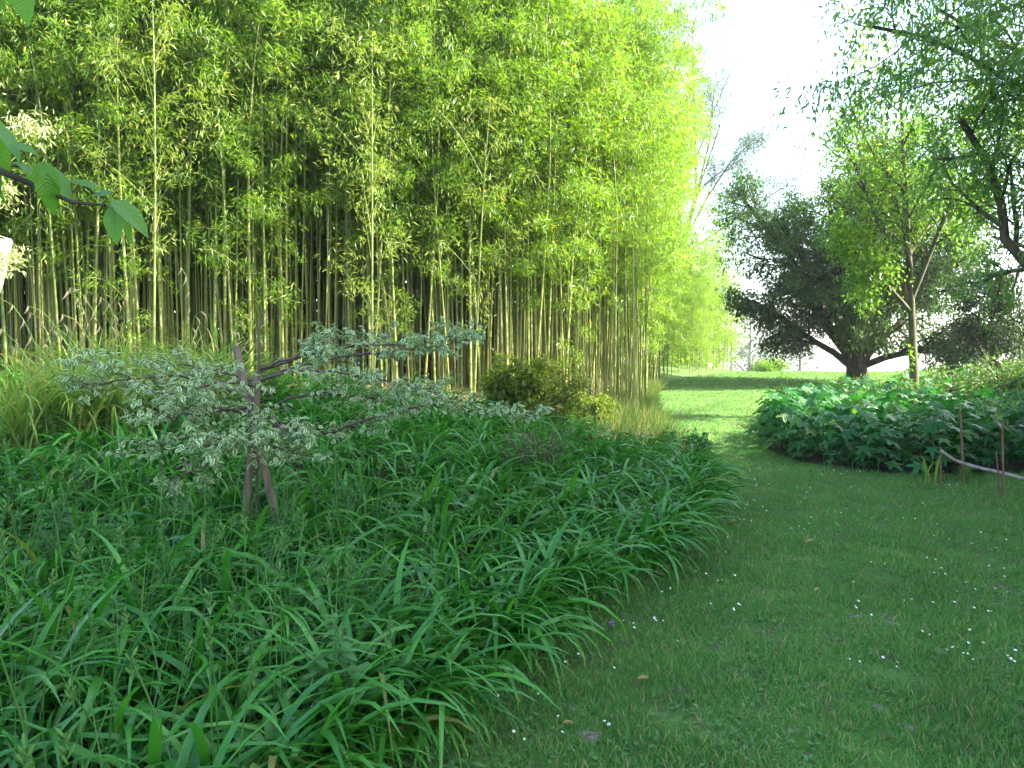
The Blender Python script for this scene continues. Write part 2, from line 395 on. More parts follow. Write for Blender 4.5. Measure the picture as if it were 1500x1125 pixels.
for i, (x, y) in enumerate(front):
    dep = y - front_y(x)
    low = dep < .6 and r.random() < (.38 if x < -3.5 else .1)
    var = BL[r.integers(3)] if low else BV[r.integers(6)]
    zone = 'behind the flowering sedges' if x < -4.2 else 'behind the variegated dogwood' if x < -1 else 'behind the bronze shrubs'
    kindw = 'shorter bamboo leafed almost to the ground' if low else 'tall green bamboo at the front edge of the grove' if dep < 1.2 else 'shaded bamboo culm deeper inside the grove'
    culm_obj(var, x, y, kindw + ' ' + zone, kindw.split(' ')[0] + ' bamboos ' + zone, r.uniform(0, 6.28), r.uniform(.88, 1.1), (r.normal() * .03, r.normal() * .03))
for i, (x, y) in enumerate(side):
    out = edge_l(y) - x < .7
    low = out and r.random() < .16
    var = BL[r.integers(3)] if low else BV[r.integers(6)]
    culm_obj(var, x, y, ('short bushy bamboo leafed down to the rough grass beside the path' if low else 'bamboo leaning out over the grass path at the corner of the grove' if out else 'upright bamboo just inside the grove beside the grass path'), ('low' if low else 'leaning' if out else 'upright') + ' bamboos along the grass path', r.uniform(0, 6.28), r.uniform(.86, 1.05), (r.normal() * .03, .05 + r.normal() * .05 if out else r.normal() * .03))
for i, (x, y) in enumerate(far):
    low = edge_l(y) - x < 1.4 and r.random() < .8
    var = BL[r.integers(3)] if low else BV[r.integers(6)]
    culm_obj(var, x, y, ('low leafy sunlit bamboo on the fringe of the farther stand beyond the bend' if low else 'sunlit pale green bamboo culm in the farther stand beyond the bend'), ('low' if low else 'tall') + ' bamboos of the farther stand', r.uniform(0, 6.28), r.uniform(.62, .78), (r.normal() * .04, r.normal() * .04))
for (px, d, v, lab, sc) in [(545, 11.6, 0, 'young yellowish bamboo with sparse ascending twigs rising behind the upper dogwood tier', 1.0), (694, 13.1, 1, 'young pale feathery bamboo with pointed tip above the bronze shrub', 1.0), (224, 11.0, 2, 'slender young bamboo with airy twigs rising behind the flowering sedge', 1.0)]:
    x = (px - 750) / 1071 * d
    culm_obj(BY[v], x, d, lab, None, v * 1.9, sc)

# the uncounted mass of the grove behind the front rows
g = Geo(); r = np.random.default_rng(9)
n = 0; LP = []
while n < 1050:
    if n < 860:
        x = r.uniform(-15, 4); y = front_y(x) + r.uniform(2.4, 10)
    else:
        y = r.uniform(24, 44); x = edge_l(y) - r.uniform(2.2, 8)
    if x > edge_l(y) - 1.6: continue
    n += 1
    h = r.uniform(8.5, 11.5) * (1 if y < 27 else .7); ln = r.normal(size=2) * .03; zz = np.array([0, .35, .7, 1.0]) * h
    z0 = gz1(x, y) - .02
    pts = np.column_stack([x + ln[0] * zz, y + ln[1] * zz, z0 + zz]); tube(g, pts, np.array([1, .8, .5, .1]) * r.uniform(.018, .028), 5, 1)
    k = 350; q = r.uniform(.3 if y < 27 else .15, 1, k); c = np.column_stack([np.interp(q * h, zz, pts[:, 0]), np.interp(q * h, zz, pts[:, 1]), z0 + q * h])
    LP.append(c + r.normal(size=(k, 3)) * np.array([.55, .55, .2]))
for i in range(300):
    x = r.uniform(-9, 3.2); y = front_y(x) + r.uniform(.5, 3.2)
    if x > edge_l(y) - .3: continue
    h = r.uniform(7, 10); ln = r.normal(size=2) * .025; zz = np.array([0, .35, .7, 1.0]) * h
    tube(g, np.column_stack([x + ln[0] * zz, y + ln[1] * zz, gz1(x, y) - .02 + zz]), np.array([1, .85, .5, .1]) * r.uniform(.011, .019), 5, 1)
q = 60000; xx = r.uniform(-18, 3.0, q); yy = front_y(xx) + r.uniform(7, 11, q); LP.append(np.column_stack([xx, yy, gz(xx, yy) + r.uniform(0, 6.5, q)])[xx < edge_l(yy) - 2]); q2 = 16000; yy = r.uniform(27, 44, q2); xx = edge_l(yy) - r.uniform(2.4, 6, q2); LP[-1] = np.concatenate([LP[-1], np.column_stack([xx, yy, gz(xx, yy) + r.uniform(0, 4.5, q2)])]); nlow = len(LP[-1])
LP = np.concatenate(LP)
leaves(g, K_BAM, LP, norm(r.normal(size=LP.shape) + np.array([0, 0, -.5])), norm(np.array([0, 0, 1.]) + r.normal(size=LP.shape) * .6), np.where(np.arange(len(LP)) < len(LP) - nlow, r.uniform(.13, .2, len(LP)), r.uniform(.25, .4, len(LP))), 0, wid=np.where(np.arange(len(LP)) < len(LP) - nlow, r.uniform(.22, .36, len(LP)), r.uniform(.6, 1.0, len(LP))))
tag(link('bamboo_thicket', g.mesh('bamboo_thicket', ['bamboo_leaf', 'culm'], smooth=False)), 'dense mass of bamboo filling the grove behind its front rows', 'bamboo', kind='stuff')

# ------------------------------------------------------------------ trees
def bpath(r, p, d, L, n, wob, bend):
    pts = [np.array(p, float)]; d = norm(d)
    for i in range(n):
        d = norm(d + r.normal(size=3) * wob + np.array(bend) / n)
        pts.append(pts[-1] + d * L / n)
    return np.array(pts), d

class Tree:
    def __init__(s, seed): s.r = np.random.default_rng(seed); s.wood = Geo(); s.limb = Geo(); s.fol = Geo(); s.tips = []; s.trunk_made = False
    def limbs(s, p, d, L, rad, lev, spec, first=False):
        """spec[lev] = (children, length ratio, angle deg, wobble, bend vec, tmin)"""
        r = s.r; last = lev == len(spec) - 1
        sp = spec[lev]
        n = 6 if lev == 0 else (4 if not last else 3)
        pts, dl = bpath(r, p, d, L, n, sp[3], sp[4])
        s.path(pts, rad, lev, spec, first)
    def path(s, pts, rad, lev, spec, first=False, rend=None):
        r = s.r; last = lev == len(spec) - 1; sp = spec[lev]
        sides = [9, 6, 4, 3, 3][min(lev, 4)]
        rr = np.linspace(rad, rend if rend else rad * (.45 if not last else .3), len(pts))
        tube(s.wood if first else s.limb, pts, rr, sides, 0, cap=(lev < 2))
        if last:
            s.tips.append(pts); return
        seg = np.linalg.norm(np.diff(pts, axis=0), axis=1); cum = np.concatenate([[0], np.cumsum(seg)]); Ltot = cum[-1]
        tang = norm(np.gradient(pts, axis=0))
        for k in range(sp[0]):
            t = sp[5] + (1 - sp[5]) * ((k + r.uniform(.2, .8)) / sp[0])
            q = t * Ltot; pp = np.array([np.interp(q, cum, pts[:, j]) for j in range(3)]); tt = norm(np.array([np.interp(q, cum, tang[:, j]) for j in range(3)]))
            a = math.radians(sp[2]) * r.uniform(.7, 1.25)
            az = k * 2.4 + r.uniform(-.5, .5)
            u = norm(np.cross(tt, [0.3, .2, 1.0])); v = np.cross(tt, u)
            nd = tt * math.cos(a) + (u * math.cos(az) + v * math.sin(az)) * math.sin(a)
            LL = Ltot * sp[1] * r.uniform(.7, 1.2) * (1 - .45 * (t - sp[5]) / (1 - sp[5] + 1e-6) if lev == 0 else 1)
            s.limbs(pp, nd, LL, np.interp(q, cum, rr) * .55, lev + 1, spec)
    def leafize(s, tm, per, size, spread, down=.2, wid=None, m=0, outw=.6):
        r = s.r
        A = np.array(s.tips); q = r.uniform(.1, 1.0, (len(A), per)) * (A.shape[1] - 1); i0 = np.minimum(q.astype(int), A.shape[1] - 2); fr = (q - i0)[..., None]
        ar = np.arange(len(A))[:, None]; T = A[ar, i0] * (1 - fr) + A[ar, i0 + 1] * fr
        D = np.array([norm(t[-1] - t[0]) for t in s.tips])
        pos = T.reshape(-1, 3) + r.normal(size=(T.shape[0] * per, 3)) * spread
        d = norm(np.repeat(D, per, 0) * outw + r.normal(size=pos.shape) * .7 + np.array([0, 0, -down]))
        up = norm(np.array([0, 0, 1.]) + r.normal(size=pos.shape) * .5)
        sz = r.uniform(.65, 1.2, len(pos)) * size
        leaves(s.fol, tm, pos, d, up, sz, m, None if wid is None else sz * wid)
    def build(s, name, label, cat, bark, leafm, loc=(0, 0, 0), group=None):
        o = thing(name, label, cat, loc, 0, group)
        s.emit(o, bark, leafm); return o
    def emit(s, o, bark, leafm):
        if s.wood.n: link('trunk', s.wood.mesh('trunk', [bark]), o)
        if s.limb.n: link('limbs', s.limb.mesh('limbs', [bark]), o)
        if s.fol.n:
            f = link('crown', s.fol.mesh('crown', [leafm] if isinstance(leafm, str) else leafm, smooth=False), o); f['kind'] = 'stuff'

K_LEAF = kite(.5, .05, .12, .45); K_NARROW = kite(.24, .03, .15, .45); K_SPRAY = kite(.3, .02, .22, .5)

# spreading yew beside the path
t = Tree(21); x0, y0 = 12.5, 26.5; r = t.r
for k in range(16):
    az = 2 * math.pi * k / 16 + r.uniform(-.2, .2); el = [79, 54, 66, 44][k % 4] + r.uniform(-5, 5)
    d = np.array([math.cos(az) * math.cos(R(el)), math.sin(az) * math.cos(R(el)), math.sin(R(el))])
    L = (7.0 if el > 60 else 6.3 if el > 48 else 4.9) * r.uniform(.85, 1.12) * (.8 if math.cos(az) < -.4 and el < 50 else 1)
    p = np.array([math.cos(az) * .25, math.sin(az) * .25, .55 + r.uniform(0, .4)])
    t.limbs(p, d, L, .13, 0, [(10, .33, 42, .10, (0, 0, .12), .22), (7, .5, 42, .14, (0, 0, -.1), .15), (4, .55, 38, .16, (0, 0, -.25), .2), (0, 0, 0, .15, (0, 0, -.35), 0)])
pts = np.array([(0, 0, -.1), (.02, 0, .3), (0, .03, .7), (.03, 0, 1.1)]); tube(t.wood, pts, [.5, .38, .35, .3], 14)
t.leafize(kite(.38, .02, .22, .5), 24, .16, .12, .3)
t.build('yew_tree', 'broad dark spreading yew with a short thick trunk beside the grass path', 'tree', 'bark_dark', 'yew_leaf', (x0, y0, gz1(x0, y0)))

# slender light green tree in front of the yew
t = Tree(31); x0, y0 = P(1338, 0, 15.6)[0], 15.6
sp = [(15, .40, 48, .03, (0, 0, .1), .36), (8, .5, 42, .1, (0, 0, .15), .15), (5, .5, 45, .14, (0, 0, -.1), .15), (0, 0, 0, .14, (0, 0, -.2), 0)]
t.path(np.array([(0, 0, -.1), (.02, 0, .8), (0, .05, 1.6), (-.05, .05, 2.5), (-.1, .1, 3.6), (-.2, .1, 5.0), (-.3, .1, 6.4), (-.35, .1, 7.6)]), .105, 0, sp, True, .02)
for (q, d, L) in [((-.05, .05, 2.35), (-.36, .1, 1), 4.0), ((-.05, .05, 2.5), (.34, -.1, 1), 3.9), ((-.08, .08, 3.0), (.05, .4, 1), 3.6), ((-.03, .05, 2.2), (-.9, -.2, .8), 2.2)]:
    t.limbs(np.array(q), np.array(d), L, .055, 0, [(11, .33, 42, .04, (0, 0, .15), .2)] + sp[1:])
t.leafize(K_LEAF, 8, .095, .09, .3)
g2 = Geo(); pos = np.column_stack([-.09 + t.r.normal(size=26) * .03, -.05 + t.r.normal(size=26) * .03, t.r.uniform(1.0, 1.5, 26)])
leaves(t.fol, broad(.6), pos, norm(t.r.normal(size=(26, 3)) + np.array([-.6, -.5, -.2])), np.array([0, 0, 1.]), .1)
t.build('young_tree', 'slender bright green leafy tree with a thin straight trunk in front of the yew', 'tree', 'bark_moss', 'maple_green', (x0, y0, gz1(x0, y0)))

# big overhanging tree whose trunk stands out to the right
t = Tree(41); x0, y0 = 9.3, 7.9; o3 = np.array([x0, y0, gz1(x0, y0)]); r = t.r
tw = [(13, .33, 48, .09, (0, 0, -.05), .12), (6, .5, 42, .13, (0, 0, -.2), .15), (4, .55, 40, .15, (0, 0, -.35), .15), (0, 0, 0, .15, (0, 0, -.5), 0)]
t.path(np.array([(0, 0, -.1), (-.05, 0, .9), (-.15, .05, 1.7), (-.25, .05, 2.6), (-.2, .1, 4.0), (0, .1, 5.6), (.2, .1, 7.2), (.3, .2, 8.4)]), .30, 0, tw, True, .06)
def limb(*pp, r0=.1, spec=tw): t.path(np.array([np.array(q) - o3 for q in pp]), r0 * .72, 0, spec)
b = o3 + np.array([-.15, .05, 1.5])
limb(b, P(1580, 420, 8.9), P(1500, 388, 9.2), P(1468, 352, 9.2), P(1462, 305, 9.1), P(1440, 240, 9.0), P(1400, 180, 8.8), r0=.11)
limb(o3 + np.array([-.25, .05, 2.8]), P(1560, 220, 9.2), P(1500, 142, 8.9), P(1420, 96, 8.7), P(1350, 62, 8.5), P(1265, 46, 8.4), r0=.05)
limb(o3 + np.array([-.2, .1, 4]), P(1560, 60, 9.6), P(1480, -10, 9.8), P(1420, -50, 10), P(1360, -80, 10), r0=.06)
limb(o3 + np.array([-.22, .1, 3.4]), P(1600, 120, 9.4), P(1500, 90, 9.8), P(1430, 60, 10.0), P(1360, 20, 10.0), r0=.06)
limb(o3 + np.array([-.2, .1, 4.4]), P(1600, -40, 8.2), P(1520, -90, 7.4), P(1440, -120, 7.0), P(1390, -140, 6.8), r0=.05)
for k in (0, 1, 2, 3, 6):
    az = -1.9 + k * .62; q = o3 + np.array([0, 0, 2.8 + .75 * k])
    d = np.array([math.cos(az), math.sin(az), .55]); e1 = q + d * 1.6; e2 = q + d * 3.1 + np.array([0, 0, .25]); e3 = q + d * 4.4
    limb(q, e1, e2, e3, r0=.09)
t.leafize(kite(.3, .03, .15, .45), 23, .095, .08, .35)
t.build('overhanging_tree', 'large narrow-leaved tree with hanging twigs and a crooked limb over the border', 'tree', 'bark_grey', 'willow_leaf', o3)

# shade trees standing to the right of the lawn, out of the picture: they keep the foreground in shade
def shade_tree(x, y, h, seed, label):
    t = Tree(seed)
    t.path(np.array([(0, 0, -.1), (.05, 0, h * .2), (0, .1, h * .45), (.1, 0, h * .7), (0, 0, h * .95)]), h * .03, 0, [(14, .42, 62, .05, (0, 0, .2), .16), (7, .5, 45, .1, (0, 0, -.1), .15), (5, .5, 45, .14, (0, 0, -.2), .15), (0, 0, 0, .1, (0, 0, -.3), 0)], True, .04)
    t.leafize(K_LEAF, 56, .28, .32, .3)
    return t.build('shade_tree', label, 'tree', 'bark_grey', 'shade_leaf', (x, y, gz1(x, y)))
shade_tree(11.6, 3.0, 15.0, 51, 'tall leafy tree standing to the right of the lawn')
shade_tree(14.8, 4.9, 14.5, 52, 'tallest leafy tree behind the overhanging tree')
shade_tree(17.5, 2.6, 15.5, 54, 'tall leafy tree in the second row beyond the lawn')
shade_tree(10.0, -2.0, 14.0, 53, 'leafy tree behind the viewpoint on the lawn side')

# round dark evergreen on the right
t = Tree(61); x0, y0 = P(1452, 0, 21)[0], 21.0
t.path(np.array([(0, 0, -.1), (0, 0, .6), (.05, 0, 1.3), (0, .05, 2.2), (0, 0, 2.9)]), .1, 0, [(22, .36, 68, .05, (0, 0, .1), .1), (7, .55, 45, .12, (0, 0, .1), .1), (4, .5, 45, .14, (0, 0, 0), .1), (0, 0, 0, .1, (0, 0, 0), 0)], True, .03)
t.leafize(K_LEAF, 22, .11, .12, .1)
t.build('evergreen_shrub', 'rounded dark evergreen shrub standing behind the right border', 'shrub', 'bark_dark', 'dark_leaf', (x0, y0, gz1(x0, y0)))

# hazy trees below the crest and behind the grove
def far_tree(name, x, y, h, seed, label, spread=60, per=6, ls=.42, conif=False):
    t = Tree(seed)
    sp = [(26, .30, 78, .03, (0, 0, -.1), .12), (5, .5, 50, .1, (0, 0, -.2), .1), (0, 0, 0, .1, (0, 0, -.2), 0)] if conif else [(16, .42, spread, .04, (0, 0, .25), .18), (7, .5, 45, .1, (0, 0, 0), .12), (4, .5, 45, .12, (0, 0, -.1), .1), (0, 0, 0, .1, (0, 0, -.2), 0)]
    t.path(np.array([(0, 0, -.3), (.1, 0, h * .25), (0, .1, h * .5), (.1, .1, h * .75), (0, 0, h)]), h * .022, 0, sp, True, .05)
    t.leafize(K_LEAF, per, ls, .2, .2)
    return t.build(name, label, 'tree', 'bark_grey', 'far_leaf', (x, y, gz1(x, y) - .2))
def fx(px, d): return (px - 750) / 1071 * d
far_tree('distant_tree', fx(1098, 95), 95, 13.0, 71, 'hazy round tree in the distance just past the far bamboo stand')
far_tree('distant_tree', fx(1128, 130), 130, 14.5, 74, 'farthest pale tree seen low between bamboo and yew')
far_tree('distant_conifer', fx(1172, 84), 84, 9.0, 72, 'hazy layered tree with a bare lower trunk in the gap left of the yew', conif=True, ls=.4)
far_tree('distant_tree', fx(1060, 150), 150, 19.0, 75, 'distant tree mostly hidden by the far bamboo stand')
t = Tree(73); x0, y0 = fx(985, 52), 52.0
sp = [(9, .34, 36, .06, (0, 0, .1), .3), (6, .5, 40, .1, (0, 0, 0), .15), (4, .5, 40, .12, (0, 0, -.1), .1), (0, 0, 0, .1, (0, 0, -.2), 0)]
t.path(np.array([(0, 0, -.3), (.3, 0, 5), (.8, 0, 9), (1.6, 0, 12.5), (1.4, 0, 18), (1.2, 0, 24)]), .24, 0, sp, True, .04)
for q in ([(1.0, 0, 9.5), (2.4, 0, 12.2), (4.0, .2, 14.6), (5.6, 0, 16.2)], [(.6, 0, 8), (2.6, 0, 9.4), (5.0, 0, 11.0), (7.6, 0, 12.8)], [(1.5, 0, 12), (2.5, 0, 16), (2.8, 0, 20)]):
    t.path(np.array(q, float), .085, 0, sp)
t.leafize(K_NARROW, 34, .19, .3, .2)
t.build('tall_tree', 'tall thin-leaved tree whose sparse branches rise behind the bamboo grove', 'tree', 'bark_grey', 'far_leaf', (x0, y0, gz1(x0, y0)))

# ------------------------------------------------------------------ daylilies
def strap(L, w, a0, curl, twist=0.0, seg=8, kink=0.0, fold=.25):
    """arching strap leaf in the x-z plane, from the origin outward along +x"""
    V = []; p = np.zeros(3); ang = a0
    for i in range(seg + 1):
        t = i / seg
        ww = w * (.55 + .45 * min(1, t * 4)) * (1 - max(0, (t - .45) / .55) ** 1.7) * .5 + .0006
        tw = twist * t
        side = np.array([math.sin(ang) * math.sin(tw) * .0, math.cos(tw), math.sin(tw)])
        nrm = np.array([-math.sin(ang), 0, math.cos(ang)])
        V += [p + side * ww + nrm * ww * fold, p.copy(), p - side * ww + nrm * ww * fold]
        ang -= curl / seg * (.35 + 1.5 * t) + (kink if i == int(seg * .6) else 0)
        p = p + np.array([math.cos(ang), 0, math.sin(ang)]) * L / seg
    F = []
    for i in range(seg):
        a = i * 3; F += [(a, a + 1, a + 4, a + 3), (a + 1, a + 2, a + 5, a + 4)]
    return np.array(V), np.array(F)

r = np.random.default_rng(301)
STRAPS = []
for i in range(26):
    STRAPS.append(strap(r.uniform(.54, .88), r.uniform(.020, .034), R(r.uniform(62, 88)), r.uniform(1.2, 2.6), r.normal() * .7, 8, abs(r.normal()) * .8 if i % 3 == 0 else 0))
STRAP_ME = []
for i, (v, f) in enumerate(STRAPS):
    g = Geo(); g.add(v, f); STRAP_ME.append(g.mesh('leaf', ['daylily_leaf']))

def bud_stalk(seed, h):
    r = np.random.default_rng(seed); g = Geo(); b = r.normal(size=2) * .06
    z = np.linspace(0, h, 5); pts = np.column_stack([b[0] * (z / h) ** 2, b[1] * (z / h) ** 2, z]); tube(g, pts, np.linspace(.0038, .0022, 5), 5)
    st = g.mesh('flower_stalk', ['stalk_green'])
    g = Geo(); top = pts[-1]; n = 6
    for k in range(n):
        a = k * 2.4; d = norm(np.array([math.cos(a) * .6, math.sin(a) * .6, 1.0])); q = top + np.array([0, 0, -.012 * k])
        tube(g, np.array([q, q + d * .008, q + d * .018, q + d * .028, q + d * .034]), np.array([.0015, .0035, .005, .0035, .001]), 5)
    leaves(g, kite(.35, .05, .2), np.repeat([top - np.array([0, 0, .03])], 4, 0), norm(r.normal(size=(4, 3)) + np.array([0, 0, .6])), np.array([0, 0, 1.]), r.uniform(.02, .04, 4))
    return st, g.mesh('bud_cluster', ['bud_green']), top
STALKS = [bud_stalk(320 + i, h) for i, h in enumerate([.78, .9, .7, .84, .64])]

def clump_layout(r, n, lean):
    """(leaf index, yaw, x, y, scale, tilt) for one clump; lean pulls the leaves over towards the lawn"""
    out = []
    for k in range(n):
        yaw = r.uniform(0, 6.28)
        if r.random() < .45: yaw = lean + r.normal() * .7
        rr = .12 * math.sqrt(r.random()); a = r.uniform(0, 6.28)
        out.append((int(r.integers(len(STRAPS))), yaw, rr * math.cos(a), rr * math.sin(a), r.uniform(.75, 1.15), r.normal() * .08))
    return out

CL_ME = []
for i in range(9):
    rr = np.random.default_rng(340 + i); g = Geo()
    for (k, yaw, x, y, sc, tl) in clump_layout(rr, 46, -.5):
        v, f = STRAPS[k]; c, s = math.cos(yaw), math.sin(yaw); q = v * sc
        g.add(np.column_stack([q[:, 0] * c - q[:, 1] * s + x, q[:, 0] * s + q[:, 1] * c + y, q[:, 2]]), f)
    CL_ME.append(g)
CL_MESH = [g.mesh('daylily_clump', ['daylily_leaf']) for g in CL_ME]

stakes_xy = [(fx(352, 5.35), 5.35), (fx(414, 5.2), 5.2)]
spots = []
r = np.random.default_rng(360)
for _ in range(26000):
    y = 1.55 + 9.6 * r.random() ** 1.25; x = r.uniform(-.74 * y - .7, edge_l(y) - .05)
    if x < -8.2: continue
    dm = .24 + .016 * y
    if any((a - x) ** 2 + (b - y) ** 2 < dm * dm for a, b in spots): continue
    if y > 9.6 and x > 1.0: continue
    if any((fx(a, b) - x) ** 2 + (b - y) ** 2 < .42 for a, b in ((20, 7.5), (105, 7.9), (190, 8.2), (268, 8.6))): continue
    spots.append((x, y))
# a tight row right on the edge of the lawn
for y in np.arange(2.3, 9.4, .24):
    spots.append((float(edge_l(y)) - .06 + r.normal() * .05, y + r.normal() * .05))
spots.sort(key=lambda s: s[0] ** 2 + s[1] ** 2)
def show(s): return math.hypot(s[0], s[1])
n_parts, n_single = 64, 225
rest = Geo()
for i, (x, y) in enumerate(spots):
    z = gz1(x, y) - .01
    de = float(edge_l(y)) - x
    lean = -.5 + r.normal() * .5 if de > .5 else -.45 + r.normal() * .3
    if i < n_parts:
        o = thing('daylily', 'leafy daylily clump of broad arching blades in the shaded near part of the bed', 'daylily', (x, y, z), 0, 'near daylily clumps')
        if de < .35: o['label'] = 'daylily clump spilling its arching blades over the edge of the lawn'; o['group'] = 'daylily clumps along the lawn edge'
        stk = x < -.55 and r.random() < .8
        if stk: o['label'] = 'daylily clump with tall budded stalks in the shaded near part of the bed'; o['group'] = 'near daylily clumps with bud stalks'
        for (k, yaw, lx, ly, sc, tl) in clump_layout(r, 40, lean):
            link('leaf', STRAP_ME[k], o, (lx, ly, 0), (tl, 0, yaw), sc)
        if stk:
            for q in range(int(r.integers(1, 4))):
                st = STALKS[r.integers(5)]; f = link('flower_stalk', st[0], o, (r.normal() * .07, r.normal() * .07, 0), (r.normal() * .06, r.normal() * .06, r.uniform(0, 6.28)), r.uniform(.85, 1.15))
                link('bud_cluster', st[1], f)
    elif i < n_parts + n_single:
        v = int(r.integers(9)); o = link('daylily', CL_MESH[v], None, (x, y, z), (0, 0, r.normal() * .6), r.uniform(.8, 1.1))
        tag(o, 'daylily clump of narrow green blades in the middle of the large bed', 'daylily', 'daylily clumps of the middle bed')
        if de < .35: o['label'] = 'daylily clump hanging over the path where the bed bends'; o['group'] = 'daylily clumps where the path bends'
        elif math.hypot(x - fx(372, 5.6), y - 5.6) < 1.1: o['label'] = 'daylily clump growing under the variegated dogwood around its stakes'; o['group'] = 'daylily clumps under the dogwood'
        elif y > 7.2 and x < -3: o['label'] = 'sunlit daylily clump in front of the flowering sedges'; o['group'] = 'daylily clumps before the sedges'
        elif y > 7.2: o['label'] = 'daylily clump at the back of the bed below the bamboo'; o['group'] = 'daylily clumps at the back of the bed'
        if x < -1 and y < 6 and r.random() < .9:
            for q in range(int(r.integers(1, 4))):
                st = STALKS[r.integers(5)]; f = link('flower_stalk', st[0], o, (r.normal() * .1, r.normal() * .1, 0), (r.normal() * .06, r.normal() * .06, 0), r.uniform(.85, 1.15)); link('bud_cluster', st[1], f)
    else:
        v = CL_ME[int(r.integers(9))]; a = r.normal() * .6; c, s = math.cos(a), math.sin(a); sc = r.uniform(.8, 1.1)
        V = np.concatenate(v.V) * sc; F = np.concatenate([f for f, m in v.F])
        rest.add(np.column_stack([V[:, 0] * c - V[:, 1] * s + x, V[:, 0] * s + V[:, 1] * c + y, V[:, 2] + z]), F)
print('daylily spots', len(spots))
if rest.n: tag(link('daylily_bed', rest.mesh('daylily_bed', ['daylily_leaf'])), 'mass of green daylily blades filling the rear of the bed', 'daylilies', kind='stuff')

# ------------------------------------------------------------------ variegated dogwood and its stakes
def dog_leaf():
    ys = [0, .2, .5, .8, 1]; wo = [0, .17, .25, .14, 0]
    V = []; F = []; Mi = []
    for y, w in zip(ys, wo):
        z = -.22 * y * y; wi = w * .52
        V += [(-w, y, z + .10 * w), (-wi, y, z + .03 * w), (wi, y, z + .03 * w), (w, y, z + .10 * w)]
    a = []; b = []
    for i in range(4):
        q = i * 4
        a += [(q + 1, q + 2, q + 6, q + 5)]; b += [(q, q + 1, q + 5, q + 4), (q + 2, q + 3, q + 7, q + 6)]
    return np.array(V, float), np.array(a), np.array(b)
dv, dg, dc = dog_leaf()
dog_me = []
for s in range(3):
    v = dv.copy(); v[:, 2] -= (.1 * s) * v[:, 1] ** 2; v[:, 0] *= [1, .85, 1.15][s]; v[:, 0] += .05 * (s - 1) * v[:, 1] ** 2
    g = Geo(); g.add(v, dg, 0); g.add(v, dc, 1); dog_me.append((g.mesh('leaf', ['dogwood_green', 'dogwood_cream']), v))
D0 = 5.6
base = np.array([fx(372, D0), D0, gz1(fx(372, D0), D0)])
dogw = thing('variegated_dogwood', 'variegated dogwood with cream-edged leaves in flat tiers tied to stakes', 'shrub', base)
r = np.random.default_rng(402)
wood = Geo()
tube(wood, np.array([(0, 0, -.05), (.01, .02, .5), (0, .03, .95), (.03, .03, 1.35), (.02, .05, 1.62), (.05, .1, 1.8)]), np.array([.015, .014, .013, .012, .009, .005]), 7)
# tiers: each is a main branch given by photograph points and depth, with side twigs
tiers = [
    [(380, 600, 5.6), (440, 578, 5.6), (490, 577, 5.65), (540, 586, 5.7), (600, 575, 5.8), (655, 560, 5.9)],
    [(385, 560, 5.6), (430, 535, 5.7), (520, 517, 5.8), (580, 516, 5.8), (640, 508, 5.85), (695, 492, 5.9)],
    [(382, 620, 5.55), (470, 640, 5.5), (560, 606, 5.5), (640, 592, 5.55), (700, 603, 5.6), (790, 606, 5.7)],
    [(372, 610, 5.6), (300, 590, 5.4), (230, 575, 5.3), (170, 545, 5.2), (120, 530, 5.2)],
    [(372, 650, 5.6), (320, 640, 5.2), (260, 645, 5.0), (215, 660, 4.9)],
    [(375, 650, 5.6), (400, 655, 5.2), (420, 658, 4.95), (440, 668, 4.85)],
    [(372, 560, 5.6), (330, 545, 5.8), (270, 535, 5.9), (200, 532, 6.0)],
    [(382, 540, 5.6), (440, 520, 5.7), (470, 505, 5.9), (500, 495, 6.2)],
    [(372, 640, 5.6), (330, 655, 5.4), (290, 690, 5.2), (250, 700, 5.1)],
    [(372, 600, 5.6), (330, 600, 5.1), (270, 610, 4.8), (200, 610, 4.7)],
    [(372, 640, 5.6), (345, 640, 5.0), (330, 645, 4.7), (300, 655, 4.6)],
    [(378, 600, 5.6), (395, 610, 5.2), (410, 625, 4.9), (415, 640, 4.8)],
    [(372, 590, 5.6), (310, 560, 5.5), (250, 548, 5.4), (150, 560, 5.3), (105, 570, 5.25)],
    [(382, 560, 5.6), (430, 540, 5.3), (500, 545, 5.2), (580, 560, 5.3), (640, 575, 5.4)],
    [(382, 545, 5.6), (450, 520, 5.9), (540, 505, 6.1), (620, 500, 6.2), (690, 488, 6.3)],
    [(374, 570, 5.6), (350, 560, 5.2), (300, 565, 4.9), (240, 580, 4.8)],
]
sites = []
